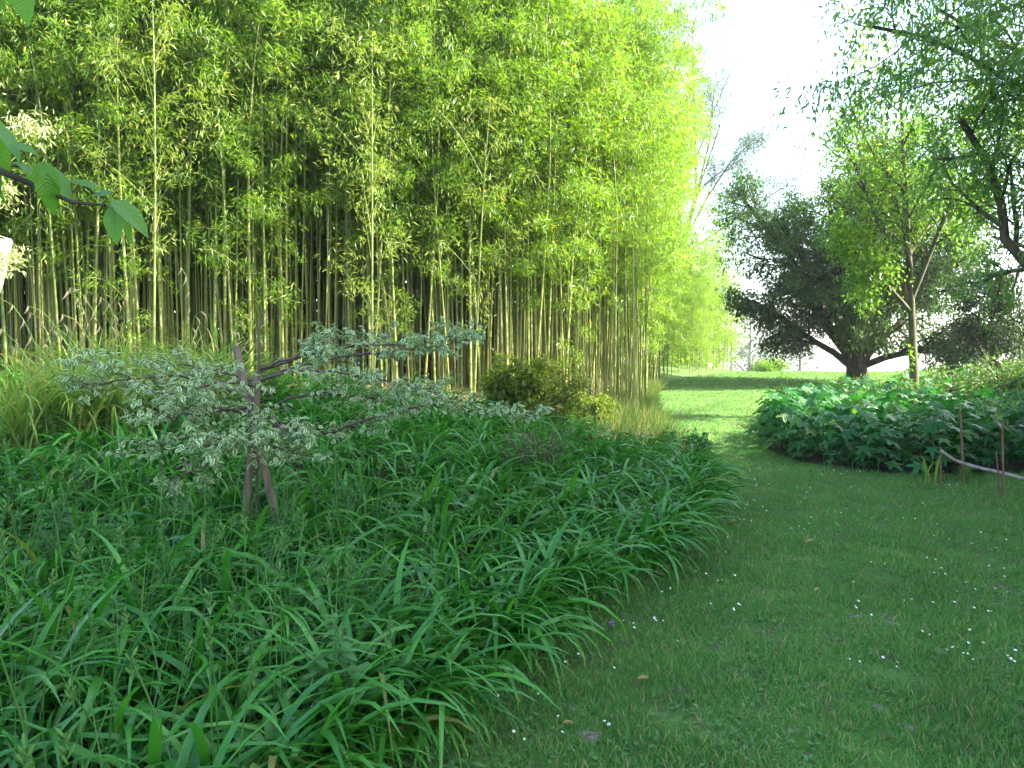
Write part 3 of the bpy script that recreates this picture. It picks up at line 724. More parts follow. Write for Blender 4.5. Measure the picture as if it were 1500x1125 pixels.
for ti, tr_ in enumerate(tiers):
    pts = np.array([P(*q) for q in tr_]) - base
    pts[0] = np.array([.02, .03, float(np.clip(pts[0][2], .5, 1.7))])
    tt = np.linspace(0, 1, 14); pi = np.column_stack([np.interp(tt, np.linspace(0, 1, len(pts)), pts[:, j]) for j in range(3)])
    pi[1:-1] += r.normal(size=(12, 3)) * .008
    tube(wood, pi, np.linspace(.0125, .0035, 14), 5)
    tot = np.linalg.norm(np.diff(pi, axis=0), axis=1).sum()
    nt = int(16 * tot / .9)
    for k in range(nt):
        t = .18 + .82 * (k + r.random()) / nt; p = np.array([np.interp(t, tt, pi[:, j]) for j in range(3)])
        dmain = norm(pi[-1] - pi[0]); sd = norm(np.cross(dmain, [0, 0, 1.])) * (1 if k % 2 else -1)
        d = norm(dmain * .5 + sd * r.uniform(.3, 1.1) + np.array([0, 0, r.uniform(-.45, .45)]))
        L = r.uniform(.12, .34) * (1.1 - .4 * t)
        q, dl = bpath(r, p, d, L, 4, .12, (0, 0, .25)); tube(wood, q, np.linspace(.0035, .0015, 5), 4)
        for e in range(3):
            c = q[[2, 3, 4][e]]
            m = [5, 6, 8][e]
            for w in range(m):
                a = w * 6.28 / m + r.random(); dd = norm(np.array([math.cos(a), math.sin(a), r.uniform(-.75, .25)]) + dl * .25)
                sites.append((c + r.normal(size=3) * .02, dd, r.uniform(.030, .068)))
link('branches', wood.mesh('branches', ['twig']), dogw)
sites = [sites[i] for i in r.permutation(len(sites))]
def leaf_rot(d, up):
    d = Vector(d).normalized(); u = Vector(up); x = d.cross(u).normalized(); z = x.cross(d)
    from mathutils import Matrix
    return Matrix((x, d, z)).transposed().to_euler()
for i, (c, d, s) in enumerate(sites[:300]):
    link('leaf', dog_me[i % 3][0], dogw, c, leaf_rot(d, (r.normal() * .35, r.normal() * .35, 1)), s)
g = Geo(); rs = sites[300:]
for q in range(3):
    sub = rs[q::3]; pos = np.array([s[0] for s in sub]); dd = np.array([s[1] for s in sub]); sz = np.array([s[2] for s in sub]); up = norm(np.array([0, 0, 1.]) + r.normal(size=pos.shape) * .35)
    v = dog_me[q][1]
    st = r.bit_generator.state; leaves(g, (v, dg), pos, dd, up, sz, 0); leaves(g, (v, dc), pos, dd, up, sz, 1)
f = link('foliage', g.mesh('foliage', ['dogwood_green', 'dogwood_cream']), dogw); f['kind'] = 'stuff'
print('dogwood leaves', len(sites))

def stake(name, a, b, rad, mat, label, cat='stake', sides=10, knots=0, group=None, sub=True):
    a = np.array(a, float); b = np.array(b, float); g = Geo(); n = 9; t = np.linspace(0, 1, n)[:, None]
    rr = np.random.default_rng(int(abs(a[0]) * 1000) + 3)
    pts = (b - a) * t + rr.normal(size=(n, 3)) * rad * .10; pts[0] = 0
    rad_ = rad * (1 + rr.normal(size=n) * .05) * np.linspace(1.06, .95, n)
    tube(g, pts, rad_, sides, 0, cap=1)
    o = link(name, g.mesh(name, [mat, 'pole_wood']), None, a); return tag(o, label, cat, group)
xa, ya = fx(412, 5.28), 5.28
stake('wooden_stake', (fx(420, 5.28), 5.28, gz1(xa, ya) - .08), P(345, 508, 5.5), .030, 'stake_wood', 'thicker round wooden stake leaning to the left, the taller of the crossed pair')
stake('wooden_stake', (fx(350, 5.42), 5.42, gz1(fx(350, 5.42), 5.42) - .08), P(377, 549, 5.40), .027, 'stake_wood', 'shorter weathered wooden stake crossing the taller one at the dogwood')

# ------------------------------------------------------------------ pendulous sedges in the sun at the left
def sedge(x, y, n, seed, label, stalks, hl=1.0):
    r = np.random.default_rng(seed); o = thing('pendulous_sedge', label, 'sedge', (x, y, gz1(x, y) - .02))
    g = Geo()
    for k in range(n):
        v, f = strap(r.uniform(.7, 1.1) * hl, r.uniform(.014, .022), R(r.uniform(64, 89)), r.uniform(.8, 2.2), r.normal() * .4, 7)
        a = r.uniform(0, 6.28); c, s = math.cos(a), math.sin(a); q = r.normal(size=2) * .11
        g.add(np.column_stack([v[:, 0] * c - v[:, 1] * s + q[0], v[:, 0] * s + v[:, 1] * c + q[1], v[:, 2]]), f)
    link('blades', g.mesh('blades', ['sedge_leaf']), o)['kind'] = 'stuff'
    for (dx, h) in stalks:
        g = Geo(); t = np.linspace(0, 1, 12); L = h
        pts = np.column_stack([dx * t ** 1.6 + np.sign(dx) * .09 * np.clip((t - .86) / .14, 0, 1), r.normal() * .12 * t ** 2, h * (t - .02) - .09 * np.clip((t - .88) / .12, 0, 1) ** 2]); tube(g, pts, np.linspace(.007, .004, 12), 5)
        st = link('flower_stalk', g.mesh('flower_stalk', ['sedge_leaf']), o, (r.normal() * .05, r.normal() * .05, 0))
        for i in (11, 10, 9, 8):
            g = Geo(); p = pts[i]; dd = np.sign(dx) * r.uniform(.02, .07); q = np.linspace(0, 1, 7)
            ll = r.uniform(.09, .15)
            sp = np.column_stack([p[0] + dd * q + .02 * np.sin(q * 3), p[1] + q * r.normal() * .02, p[2] - ll * q ** 1.3]); tube(g, sp, np.array([.002, .005, .009, .010, .009, .006, .002]), 5)
            link('spike', g.mesh('spike', ['sedge_spike']), st)
for (px, d, n, lab, stk) in [(20, 7.5, 120, 'bushy sedge at the foot of the pale old trunk', [(-.4, 1.0), (.3, 1.1)]),
                             (150, 9.0, 140, 'tall sedge half hidden behind the hooked flower stalks', [(-.3, 1.25), (-.5, 1.1), (.15, 1.2)]),
                             (325, 9.2, 120, 'leafy sedge against the bamboo culms behind the stakes', [(.2, 1.0), (.35, .8)]),
                             (105, 7.9, 130, 'sunlit pendulous sedge with drooping spikes arching to the left', [(-.55, 1.05), (-.42, 1.25), (-.7, .9), (-.3, 1.15)]),
                             (190, 8.2, 130, 'sunlit pendulous sedge with spikes hooked over at the top', [(-.35, 1.3), (-.25, 1.25), (-.45, 1.1), (-.1, 1.05)]),
                             (268, 8.6, 150, 'upright pale green sedge with one tall bent flower stalk', [(-.06, 1.5), (.12, 1.1), (.35, .95)])]:
    sedge(fx(px, d), d, int(n * 1.5), 500 + px, lab, [(q[0] * 1.25, q[1] * 1.42) for q in stk], 1.55)

# ------------------------------------------------------------------ weeds, shrubs and rough grass at the back of the bed
def leafy_weed(x, y, h, seed, label, group=None, mat='weed_leaf', n=5, lw=.35, ls=.07, name='leafy_weed', cat='weed', whorl=4, step=.06):
    r = np.random.default_rng(seed); o = thing(name, label, cat, (x, y, gz1(x, y) - .01), 0, group); g = Geo(); f = Geo()
    for k in range(n):
        d = norm(np.array([r.normal() * .3, r.normal() * .3, 1])); q, dl = bpath(r, r.normal(size=3) * np.array([.05, .05, 0]), d, h * r.uniform(.7, 1.1), 7, .08, (0, 0, .1)); tube(g, q, np.linspace(.004, .0015, 8), 4)
        m = int(h / step)
        for i in range(m):
            t = .15 + .87 * i / m; p = np.array([np.interp(t, np.linspace(0, 1, 8), q[:, j]) for j in range(3)])
            a = r.uniform(0, 6.28) + np.arange(whorl) * 6.28 / whorl
            dd = norm(np.column_stack([np.cos(a), np.sin(a), r.uniform(-.1, .6, whorl)])); leaves(f, broad(lw, .05, .25), np.repeat([p], whorl, 0), dd, np.array([0, 0, 1.]), ls * r.uniform(.6, 1.2, whorl) * (1.1 - .5 * t))
    link('stems', g.mesh('stems', ['stalk_green']), o); link('leaves', f.mesh('leaves', [mat]), o)['kind'] = 'stuff'
    return o
r = np.random.default_rng(600)
for i in range(26):
    px = r.uniform(-20, 430); d = r.uniform(7.4, 10.6); leafy_weed(fx(px, d), d, r.uniform(.55, .95), 610 + i, 'leafy green weed among the sunlit sedges below the bamboo', 'weeds among the sedges', 'hedge_leaf' if i % 3 else 'weed_leaf', 5, .4, .10)
for i in range(16):
    px = r.uniform(420, 760); d = r.uniform(9.6, 11.6); leafy_weed(fx(px, d), d, r.uniform(.35, .7), 640 + i, 'low leafy weed between the daylilies and the bamboo culms', 'weeds at the foot of the bamboo', 'hedge_leaf', 5, .45, .09)
for i, (px, d, h) in enumerate([(490, 3.6, .62), (455, 3.3, .5), (520, 4.0, .7), (430, 4.4, .7), (480, 5.0, .75), (300, 4.2, .7), (200, 4.6, .7), (345, 3.4, .5), (95, 4.2, .7), (250, 3.9, .6)]):
    leafy_weed(fx(px, d), d, h, 670 + i, 'fine-leaved weed scrambling through the shaded daylily blades', 'fine weeds among the daylilies', 'weed_leaf', 6, .16, .055, whorl=6, step=.045)
for i in range(14):
    d = r.uniform(2.9, 6.5); px = r.uniform(10, 640)
    if fx(px, d) > edge_l(d) - .4: continue
    leafy_weed(fx(px, d), d, r.uniform(.45, .75), 1680 + i, 'thin-leaved green weed threading through the daylily blades', 'thin weeds in the daylily bed', 'weed_leaf', 5, [.14, .3, .45][i % 3], [.05, .06, .07][i % 3], whorl=[6, 4, 3][i % 3], step=.05)
g = Geo(); n = 900; y = 2.0 + 7.5 * r.random(n) ** 1.2; x = r.uniform(-.75, 1, n) * y; x = np.where(x > edge_l(y) - .3, edge_l(y) - .3 - np.abs(r.normal(size=n)) * 1.2, x); z = gz(x, y)
leaves(g, (np.array([(-.5, 0, 0), (.5, 0, 0), (.4, .5, -.03), (-.4, .5, -.03), (0, 1, -.16)]), np.array([(0, 1, 2), (0, 2, 3), (3, 2, 4)])), np.column_stack([x, y, z]), norm(np.column_stack([r.normal(size=n) * .18 + .05, r.normal(size=n) * .18, np.ones(n)])), np.column_stack([r.normal(size=n), r.normal(size=n), np.zeros(n) + .01]), r.uniform(.4, .95, n) * np.interp(x / y, [-.7, -.1, .3], [1, .85, .65]), 0, wid=r.uniform(.004, .009, n))
tag(link('wild_grass', g.mesh('wild_grass', ['stalk_green'], smooth=False)), 'thin upright wild grass blades standing among the daylilies', 'grass', kind='stuff')
leafy_weed(fx(505, 3.0), 3.0, .72, 690, 'upright weed with broad pointed leaves in the near daylilies', None, 'weed_leaf', 2, .5, .10)
leafy_weed(fx(672, 2.75), 2.75, .26, 691, 'small leafy seedling on the lawn edge beside the nearest daylilies', None, 'weed_leaf', 4, .45, .06)
leafy_weed(fx(8, 4.6), 4.6, 1.15, 692, 'broad-leaved bluish green plant standing at the left in front of the sedges', None, 'palmate_leaf', 6, .5, .12)
leafy_weed(fx(395, 9.2), 9.2, 1.25, 693, 'tall nodding weed rising behind the crossed stakes', None, 'hedge_leaf', 3, .4, .08)

def bushy(name, x, y, h, w, seed, label, leafm, tm, size, per=9, cat='shrub', nst=9, levels=None):
    t = Tree(seed); r = t.r
    for k in range(nst):
        az = k * 2.4; q = .25 + .9 * r.random()
        d = np.array([math.cos(az) * q * w / h, math.sin(az) * q * w / h, 1.0])
        t.limbs(np.array([math.cos(az) * .04, math.sin(az) * .04, -.03]), d, h * r.uniform(.75, 1.05), .012 + .006 * h, 0, [(8, .42, 48, .08, (0, 0, -.1), .25), (5, .5, 42, .12, (0, 0, -.1), .15), (0, 0, 0, .12, (0, 0, -.3), 0)])
    t.leafize(tm, per, size, size * .5, .2)
    o = t.build(name, label, cat, 'twig', leafm, (x, y, gz1(x, y)))
    return o
bushy('bronze_shrub', fx(765, 11.2), 11.2, 1.08, .75, 701, 'small bushy shrub with bronze and olive leaves in front of the bamboo', 'bronze_leaf', K_LEAF, .075, 22, nst=12)
bushy('bronze_shrub', fx(862, 12.6), 12.6, .62, .7, 702, 'low dark bronze bush beside the larger one at the foot of the bamboo', 'bronze_leaf', K_LEAF, .07, 18)
bushy('twiggy_shrub', fx(775, 7.6), 7.6, .62, .5, 703, 'sparse twiggy little bush half buried in the daylilies', 'hedge_leaf', K_LEAF, .035, 3)
bushy('edge_shrub', fx(1000, 10.6), 10.6, .4, .4, 704, 'small broad-leaved bush on the corner where bed meets path', 'palmate_leaf', K_LEAF, .07, 6)
# right border, behind the broad-leaved plants
bushy('border_shrub', fx(1310, 15.0), 15.0, .95, 1.3, 711, 'light green bush at the foot of the slender tree', 'hedge_leaf', K_LEAF, .075, 9)
bushy('border_shrub', fx(1395, 14.6), 14.6, .8, 1.1, 712, 'reddish tinged bush beside the slender trunk in the right border', 'bronze_leaf', K_LEAF, .07, 8)
bushy('border_shrub', fx(1458, 13.8), 13.8, 1.15, 1.5, 713, 'yellow green mounded bush under the overhanging tree', 'hedge_leaf', K_LEAF, .07, 12, nst=13)
bushy('border_shrub', fx(1540, 13.2), 13.2, 1.3, 1.5, 714, 'bushy green shrub on the right bank under the crooked limb', 'hedge_leaf', K_LEAF, .07, 11, nst=12)
bushy('border_shrub', fx(1350, 17.5), 17.5, 1.0, 1.3, 715, 'sunny low bush between the slender tree and the dark evergreen', 'hedge_leaf', K_LEAF, .08, 9)
bushy('border_shrub', fx(1262, 19), 19.0, .75, 1.1, 716, 'low bush in front of the thick yew trunk', 'hedge_leaf', K_LEAF, .07, 8)
bushy('meadow_bush', fx(1128, 37.5), 37.5, .9, 1.4, 717, 'bright low bush on the crest of the meadow', 'maple_green', K_LEAF, .12, 7)
leafy_weed(fx(1411, 12.9), 12.9, 1.05, 720, 'upright plant with pale drooping leaves along its stem in the right border', None, 'pale_leaf', 2, .45, .11, name='tall_perennial', cat='plant', whorl=3, step=.09)

def grass_tuft(name, x, y, h, n, seed, label, mat='sedge_leaf', group=None, w=.012):
    r = np.random.default_rng(seed); g = Geo()
    for k in range(n):
        v, f = strap(h * r.uniform(.6, 1.1), w * r.uniform(.7, 1.2), R(r.uniform(66, 89)), r.uniform(.3, 1.5), 0, 6)
        a = r.uniform(0, 6.28); c, s = math.cos(a), math.sin(a); q = r.normal(size=2) * .08 * h
        g.add(np.column_stack([v[:, 0] * c - v[:, 1] * s + q[0], v[:, 0] * s + v[:, 1] * c + q[1], v[:, 2]]), f)
    return tag(link(name, g.mesh(name, [mat]), None, (x, y, gz1(x, y) - .02)), label, 'grass', group)
grass_tuft('grass_clump', fx(1478, 14.3), 14.3, 1.5, 130, 731, 'tall fountain of fine grass blades above the right border', 'hedge_leaf')
grass_tuft('grass_clump', fx(1416, 8.95), 8.95, .28, 60, 732, 'small tuft of bright grass at the foot of the broad-leaved plants', 'grass_blade', w=.008)
grass_tuft('iris', fx(1364, 8.75), 8.75, .48, 7, 733, 'few upright sword-like leaves at the front of the right border', 'sedge_leaf', w=.03)

# rough dry grass along the foot of the grove
g = Geo(); r = np.random.default_rng(741); n = 5200
y = 9.6 + 14 * r.random(n) ** 1.2; x = edge_l(y) + .1 - np.abs(r.normal(size=n)) * np.interp(y, [9, 12, 16, 24], [.9, 1.3, .9, .5])
z = gz(x, y); hh = r.uniform(.25, .62, n) * np.interp(y, [9, 13, 24], [.8, 1.0, .8])
leaves(g, kite(.03, .01, .15, .35), np.column_stack([x, y, z - .01]), norm(np.column_stack([r.normal(size=n) * .28 + .1, r.normal(size=n) * .28, np.ones(n)])), np.column_stack([r.normal(size=n), r.normal(size=n), np.zeros(n) + .01]), hh, 0, wid=np.full(n, .42))
tag(link('rough_grass', g.mesh('rough_grass', ['meadow_grass'], smooth=False)), 'rough half-dry grass along the foot of the bamboo', 'grass', kind='stuff')

# ------------------------------------------------------------------ broad palmate-leaved plants of the right border
def palmate(seed):
    r = np.random.default_rng(seed); V = [(0, 0, 0)]; tips = [(-125, .52), (-72, .8), (-32, .92), (0, 1.0), (32, .92), (72, .8), (125, .52)] if False else [(-112, .58), (-56, .86), (0, 1.0), (56, .86), (112, .58)]
    ring = [(-165, .22)]
    for i, (a, l) in enumerate(tips):
        l *= r.uniform(.92, 1.06)
        ring += [(a - 17, l * .62), (a - 7, l * .86), (a, l), (a + 7, l * .86), (a + 17, l * .62)]
        if i < 4: ring.append((a + 28, l * .42))
    ring.append((165, .22))
    for a, l in ring:
        x = math.sin(R(a)) * l; y = math.cos(R(a)) * l; ra = l
        V.append((x, y, -.34 * ra * ra + .06 * math.cos(R(a * 6.4)) * ra + r.normal() * .012))
    V = np.array(V, float) * .5; n = len(V)
    F = np.array([(0, i, i + 1) for i in range(1, n - 1)][::-1])
    return V, F[:, ::-1]
PAL = [palmate(800 + i) for i in range(4)]
pal_me = []
for v, f in PAL:
    g = Geo(); g.add(v, f); pal_me.append(g.mesh('leaf', ['palmate_leaf'], smooth=False))
def plant_layout(r, h, n):
    """petiole roots and leaf frames of one plant"""
    out = []
    for k in range(n):
        t = .06 + .94 * (k + r.random()) / n; a = k * 2.4 + r.normal() * .4; L = r.uniform(.10, .24) * (1.25 - .6 * t)
        p = np.array([0, 0, h * t]); o = np.array([math.cos(a), math.sin(a), 0]); q = p + o * L + np.array([0, 0, .07])
        out.append((p, q, norm(o + np.array([0, 0, r.uniform(-.7, -.15)])), norm(np.array([0, 0, 1]) + r.normal(size=3) * .18 + o * .2), r.uniform(.24, .36), int(r.integers(4))))
    return out
def plant_wood(lay, h):
    g = Geo(); tube(g, np.array([(0, 0, -.02), (.01, 0, h * .4), (0, .01, h * .8), (0, 0, h)]), np.array([.007, .006, .004, .003]), 5)
    for (p, q, d, u, s, k) in lay: tube(g, np.array([p, (p + q) / 2 + np.array([0, 0, .02]), q]), .0028, 3)
    return g
spots2 = []; r = np.random.default_rng(820)
for _ in range(9000):
    x = r.uniform(3.9, 11.5); y = r.uniform(9, 17.5)
    if not inpoly(x - .05, y - .05, PB) or x > .72 * y + .8: continue
    dm = .27 + .012 * (y - 9)
    if any((a - x) ** 2 + (b - y) ** 2 < dm * dm for a, b in spots2): continue
    spots2.append((x, y))
spots2.sort(key=lambda s: s[1] - .55 * max(0, 5 - s[0]))
variants = []
for i in range(7):
    rr = np.random.default_rng(840 + i); h = rr.uniform(.46, .62); lay = plant_layout(rr, h, 17); g = plant_wood(lay, h); w = g.mesh('stem', ['stalk_green'])
    g2 = Geo()
    for (p, q, d, u, s, k) in lay: leaves(g2, PAL[k], [q], [d], [u], s)
    variants.append((lay, w, g2.mesh('leaves', ['palmate_leaf'], smooth=False)))
print('palmate plants', len(spots2))
for i, (x, y) in enumerate(spots2):
    v = variants[int(r.integers(7))]; sc = r.uniform(.92, 1.25)
    o = thing('palmate_plant', 'dark green plant with large palmate leaves at the front of the right border' if i < 62 else 'palmate-leaved plant in the sunlit rear of the right border', 'plant', (x, y, gz1(x, y)), r.uniform(0, 6.28), 'front palmate-leaved plants' if i < 62 else 'rear palmate-leaved plants', sc)
    link('stem', v[1], o)
    if i < 62:
        for (p, q, d, u, s, k) in v[0]: link('leaf', pal_me[k], o, q, leaf_rot(d, u), s)
    else:
        link('leaves', v[2], o)['kind'] = 'stuff'

# canes and the bent pole at the right
def cane(px, py0, py1, d, rad, lab, mat='rust_cane', lean=0):
    a = P(px, py0, d); a[2] = gz1(a[0], d) - .03; b = P(px + lean, py1, d); return stake('cane', a, b, rad, mat, lab, 'cane', 6)
cane(1475, 742, 615, 8.05, .011, 'taller rusty brown cane standing under the bent pole', lean=-5)
cane(1470, 735, 662, 8.15, .007, 'thin short cane close beside the taller rusty one', lean=-8)
cane(1416, 700, 600, 8.7, .014, 'brown cane stuck in the border before the palmate leaves', lean=-8)
cane(1382, 690, 655, 8.6, .012, 'short stub holding the left end of the bent pole', lean=-2)
g = Geo(); pp = np.array([P(1380, 660, 8.55), P(1402, 675, 8.5), P(1430, 684, 8.4), P(1470, 693, 8.2), P(1520, 706, 8.0), P(1600, 716, 7.8), P(1690, 716, 7.6)])
tt = np.linspace(0, 1, 25); pi = np.column_stack([np.interp(tt, np.linspace(0, 1, 7), pp[:, j]) for j in range(3)]); pi[1:-1] = (pi[:-2] + 2 * pi[1:-1] + pi[2:]) / 4
tube(g, pi - pi[0], np.linspace(.017, .022, 25), 8, 0, cap=True)
tag(link('bent_pole', g.mesh('bent_pole', ['pole_wood']), None, pi[0]), 'slender grey bent pole laid as a low rail along the right border', 'pole')
a = pi[-1]; stake('cane', (a[0], a[1], gz1(a[0], a[1]) - .03), a + np.array([0, .03, .1]), .014, 'rust_cane', 'brown cane carrying the far right end of the bent pole', 'cane', 6)

# ------------------------------------------------------------------ cherry twig at the upper left and the pale trunk
def cherry_leaf(s):
    ys = np.linspace(0, 1, 10); w = .27 * np.sin(np.pi * ys ** .85) ** .8 * (1 - .25 * ys); w[0] = w[-1] = 0
    V = []; F = []; r = np.random.default_rng(900 + s)
    for i, (y, q) in enumerate(zip(ys, w)):
        z = -[.15, .35, .55][s] * y * y; sr = .014 if i % 2 else -.006
        V += [(-q - sr * (q > 0), y, z + q * [.35, .15, .5][s]), (-q * .5, y, z + q * [.2, .1, .25][s]), (0, y, z), (q * .5, y, z + q * [.2, .1, .25][s]), (q + sr * (q > 0), y, z + q * [.35, .15, .5][s])]
    for i in range(9):
        for j in range(4):
            a = i * 5 + j; F.append((a, a + 1, a + 6, a + 5))
    g = Geo(); g.add(np.array(V, float) * .12, F)
    return g.mesh('leaf', ['cherry_leaf'])
CH = [cherry_leaf(i) for i in range(3)]
cb = np.array([-2.35, 1.35, gz1(-2.35, 1.35)])
ch = thing('cherry_tree', 'cherry branch with large drooping serrated leaves reaching in from the left', 'tree', cb)
g = Geo(); trunk = np.array([(0, 0, -.05), (.02, .02, .6), (-.02, .05, 1.3), (-.05, .02, 2.2), (-.15, 0, 3.2), (-.2, .05, 4.2)]); tube(g, trunk, np.array([.11, .09, .08, .07, .05, .03]), 10); link('trunk', g.mesh('trunk', ['bark_grey']), ch)
def twig(pp, r0, r1):
    pp = np.array(pp) - cb; g = Geo(); t = np.linspace(0, 1, 16); q = np.column_stack([np.interp(t, np.linspace(0, 1, len(pp)), pp[:, j]) for j in range(3)]); tube(g, q, np.linspace(r0, r1, 16), 6)
    return link('branch', g.mesh('branch', ['bark_dark']), ch), q
DC = 1.55
b1, q1 = twig([cb + np.array([-.03, .03, 1.75]), P(-160, 215, DC), P(0, 250, DC), P(60, 275, DC), P(110, 298, DC), P(158, 302, DC)], .012, .0026)
b2, q2 = twig([cb + np.array([-.12, 0, 2.4]), P(-170, -60, DC), P(-60, -50, DC), P(60, -25, DC)], .010, .003)
b3, q3 = twig([cb + np.array([-.04, .03, 1.85]), P(-160, 190, 1.65), P(0, 243, 1.65), P(50, 248, 1.66)], .008, .002)
def cleaf(par, px, py, d, dx, dy, dz, s, up, k):
    link('leaf', CH[k], par, P(px, py, d) - cb, leaf_rot(norm(np.array([dx, dz, -dy])), up), s * .86)
for a in [
    (b1, 172, 303, 1.55, .05, 1, -.1, .80, (0.1, -1, .35), 0), (b1, 168, 294, 1.55, 1, .62, -.1, 1.0, (.2, -.55, 1), 1), (b1, 160, 300, 1.56, .95, .8, .3, .85, (-.3, -.4, 1), 2),
    (b1, 168, 288, 1.55, -1, -.25, .2, .75, (0, -.7, 1), 1), (b1, 150, 282, 1.55, -.75, -.35, -.1, .70, (0, -.5, 1), 0), (b1, 155, 300, 1.57, -.3, -.05, .3, .5, (0, -1, .5), 0),
    (b1, 68, 240, 1.53, .28, 1, -.1, .95, (.55, -1, .35), 2), (b1, 72, 243, 1.55, .8, .75, .1, .9, (.3, -.3, 1), 1), (b1, 64, 246, 1.56, -.15, 1, .1, .95, (-.7, -1, .3), 2),
    (b1, 18, 215, 1.50, .95, .22, -.2, .72, (0, -.35, 1), 0), (b1, -10, 178, 1.52, 1, .75, 0, 1.0, (.3, -.2, 1), 1), (b1, -18, 190, 1.55, .75, .95, .1, 1.0, (.3, -.6, 1), 2),
    (b3, -20, 235, 1.63, .5, .9, 0, .8, (.4, -1, .5), 0), (b3, 10, 248, 1.63, -.3, .75, 0, .8, (-.4, -1, .5), 2), (b3, 45, 247, 1.66, .6, .8, .2, .6, (.5, -1, .3), 1), (b3, 28, 240, 1.62, .9, .4, .1, .7, (0, -.3, 1), 1),
    (b2, 45, -28, 1.55, .05, 1, 0, 1.0, (.15, -1, .15), 0), (b2, -14, -45, 1.55, .35, .9, 0, .9, (.1, -1, .3), 1), (b2, 20, -42, 1.6, -.1, 1, .3, .75, (.5, -1, .1), 2), (b2, 58, -26, 1.58, 1, .1, .1, .8, (0, -.5, 1), 1)]:
    cleaf(*a)

rc = np.random.default_rng(930)
for bo, qq in ((b1, q1), (b2, q2), (b3, q3)):
    for i in (3, 4, 5, 6, 7):
        if (qq[i] + cb)[0] / (qq[i] + cb)[1] > -.78: continue
        for k in range(3):
            link('leaf', CH[k], bo, qq[i], leaf_rot(norm(np.array([rc.normal() * .6, rc.normal() * .6, -.7])), (rc.normal(), -1, .4)), rc.uniform(.7, 1.0))

# pale old trunk with leafy tufts at the left edge
x0, y0 = -6.55, 8.7; t0 = np.array([x0, y0, gz1(x0, y0)])
pw = thing('pollard_tree', 'pale sunlit old trunk with light leafy tufts at the left edge', 'tree', t0)
g = Geo(); tr = np.array([(-.05, 0, -.1), (0, 0, .7), (.12, 0, 1.4), (.32, 0, 1.95), (.42, 0, 2.3)]); tube(g, tr, np.array([.3, .25, .22, .2, .19]), 12, 0, cap=True)
tube(g, np.array([(.12, .05, 1.4), (-.1, .1, 2.3), (-.2, .1, 3.4), (-.1, .1, 4.6)]), np.array([.16, .13, .11, .06]), 9)
for v in g.V: v += rnd.normal(size=v.shape) * .014
link('trunk', g.mesh('trunk', ['bark_pale']), pw)
g = Geo(); r = np.random.default_rng(950)
for (px, py, n, rad) in [(52, 188, 260, .15), (8, 285, 200, .13), (16, 375, 200, .12), (-30, 230, 160, .2), (6, 395, 80, .1), (-60, 120, 200, .3)]:
    c = P(px, py, 8.45) - t0; pos = c + r.normal(size=(n, 3)) * rad * np.array([.9, .9, .6]); leaves(g, K_NARROW, pos, norm(r.normal(size=(n, 3)) + np.array([.3, -.2, -.6])), norm(np.array([0, 0, 1.]) + r.normal(size=(n, 3)) * .5), r.uniform(.05, .1, n))
    tube(g, np.array([(-.1, .1, max(1.6, c[2] - .5)), c * .6 + np.array([0, 0, .4 * c[2]]), c]), np.array([.02, .012, .005]), 5, 1)
link('leaf_tufts', g.mesh('leaf_tufts', ['pale_leaf', 'bark_pale'], smooth=False), pw)['kind'] = 'stuff'

# ------------------------------------------------------------------ lawn: blades, weeds, daisies, bare spots, fallen leaves
r = np.random.default_rng(1001)
def lawn_ok(x, y):
    return (x > edge_l(y) - .12 * (y < 12)) & (~inpoly(x, y, PB)) & (x < .74 * y + 1.2)
bare = [(fx(845, 1), 0)]
BARE = []
for (px, py, w) in [(868, 1078, .10), (1108, 962, .05), (1255, 905, .07), (1312, 915, .06), (1385, 957, .07), (1298, 1040, .06), (1186, 892, .05), (1340, 1068, .06), (1455, 830, .22), (1470, 860, .25), (1400, 815, .2), (1490, 800, .2), (840, 1035, .05), (1060, 880, .06)]:
    d = 1071 * 1.6 / (py - 525); BARE.append((fx(px, d), d, w * .62))
def bare_w(x, y):
    q = np.ones(x.shape)
    for (bx, by, w) in BARE: q *= .12 + .88 * sstep(.35, 1.25, np.hypot((x - bx), (y - by) * .8) / w)
    q *= 1 - .8 * sstep(.05, .55, vnoise(x, y, .35, 4) * .6 + .6 * sstep(3.2, 6, x) * sstep(7.5, 5.5, y))
    return q
g = Geo()
def blades(n, y0, y1, h, w, pw_, seg2):
    y = y0 + (y1 - y0) * r.random(n) ** pw_; x = edge_l(y) - .15 + r.random(n) * (.75 * y + 1.3 - edge_l(y))
    k = lawn_ok(x, y) & (r.random(n) < bare_w(x, y)); x, y = x[k], y[k]; n = len(x); z = gz(x, y)
    hh = h * r.uniform(.45, 1.25, n) * (1 + .35 * vnoise(x, y, .5, 7) + .3 * vnoise(x, y, .13, 3))
    d = norm(np.column_stack([r.normal(size=n) * .55, r.normal(size=n) * .55, np.ones(n)])); up = np.column_stack([r.normal(size=n), r.normal(size=n), np.zeros(n)])
    tm = (np.array([(-.5, 0, 0), (.5, 0, 0), (.36, .55, -.05), (-.36, .55, -.05), (0, 1, -.22)]), np.array([(0, 1, 2), (0, 2, 3), (3, 2, 4)])) if seg2 else (np.array([(-.5, 0, 0), (.5, 0, 0), (0, 1, -.15)]), np.array([(0, 1, 2)]))
    leaves(g, tm, np.column_stack([x, y, z - .004]), d, up, hh, 0, wid=w * r.uniform(.7, 1.3, n))
blades(110000, 2.2, 5.5, .056, .0048, 1.2, True)
blades(90000, 5.5, 11, .056, .0075, 1.1, False)
blades(70000, 11, 24, .06, .012, 1.1, False)
blades(50000, 24, 42, .09, .025, 1.0, False)
tag(link('lawn_grass', g.mesh('lawn_grass', ['grass_blade'], smooth=False)), 'short mown grass of the lawn and path', 'grass', kind='stuff')
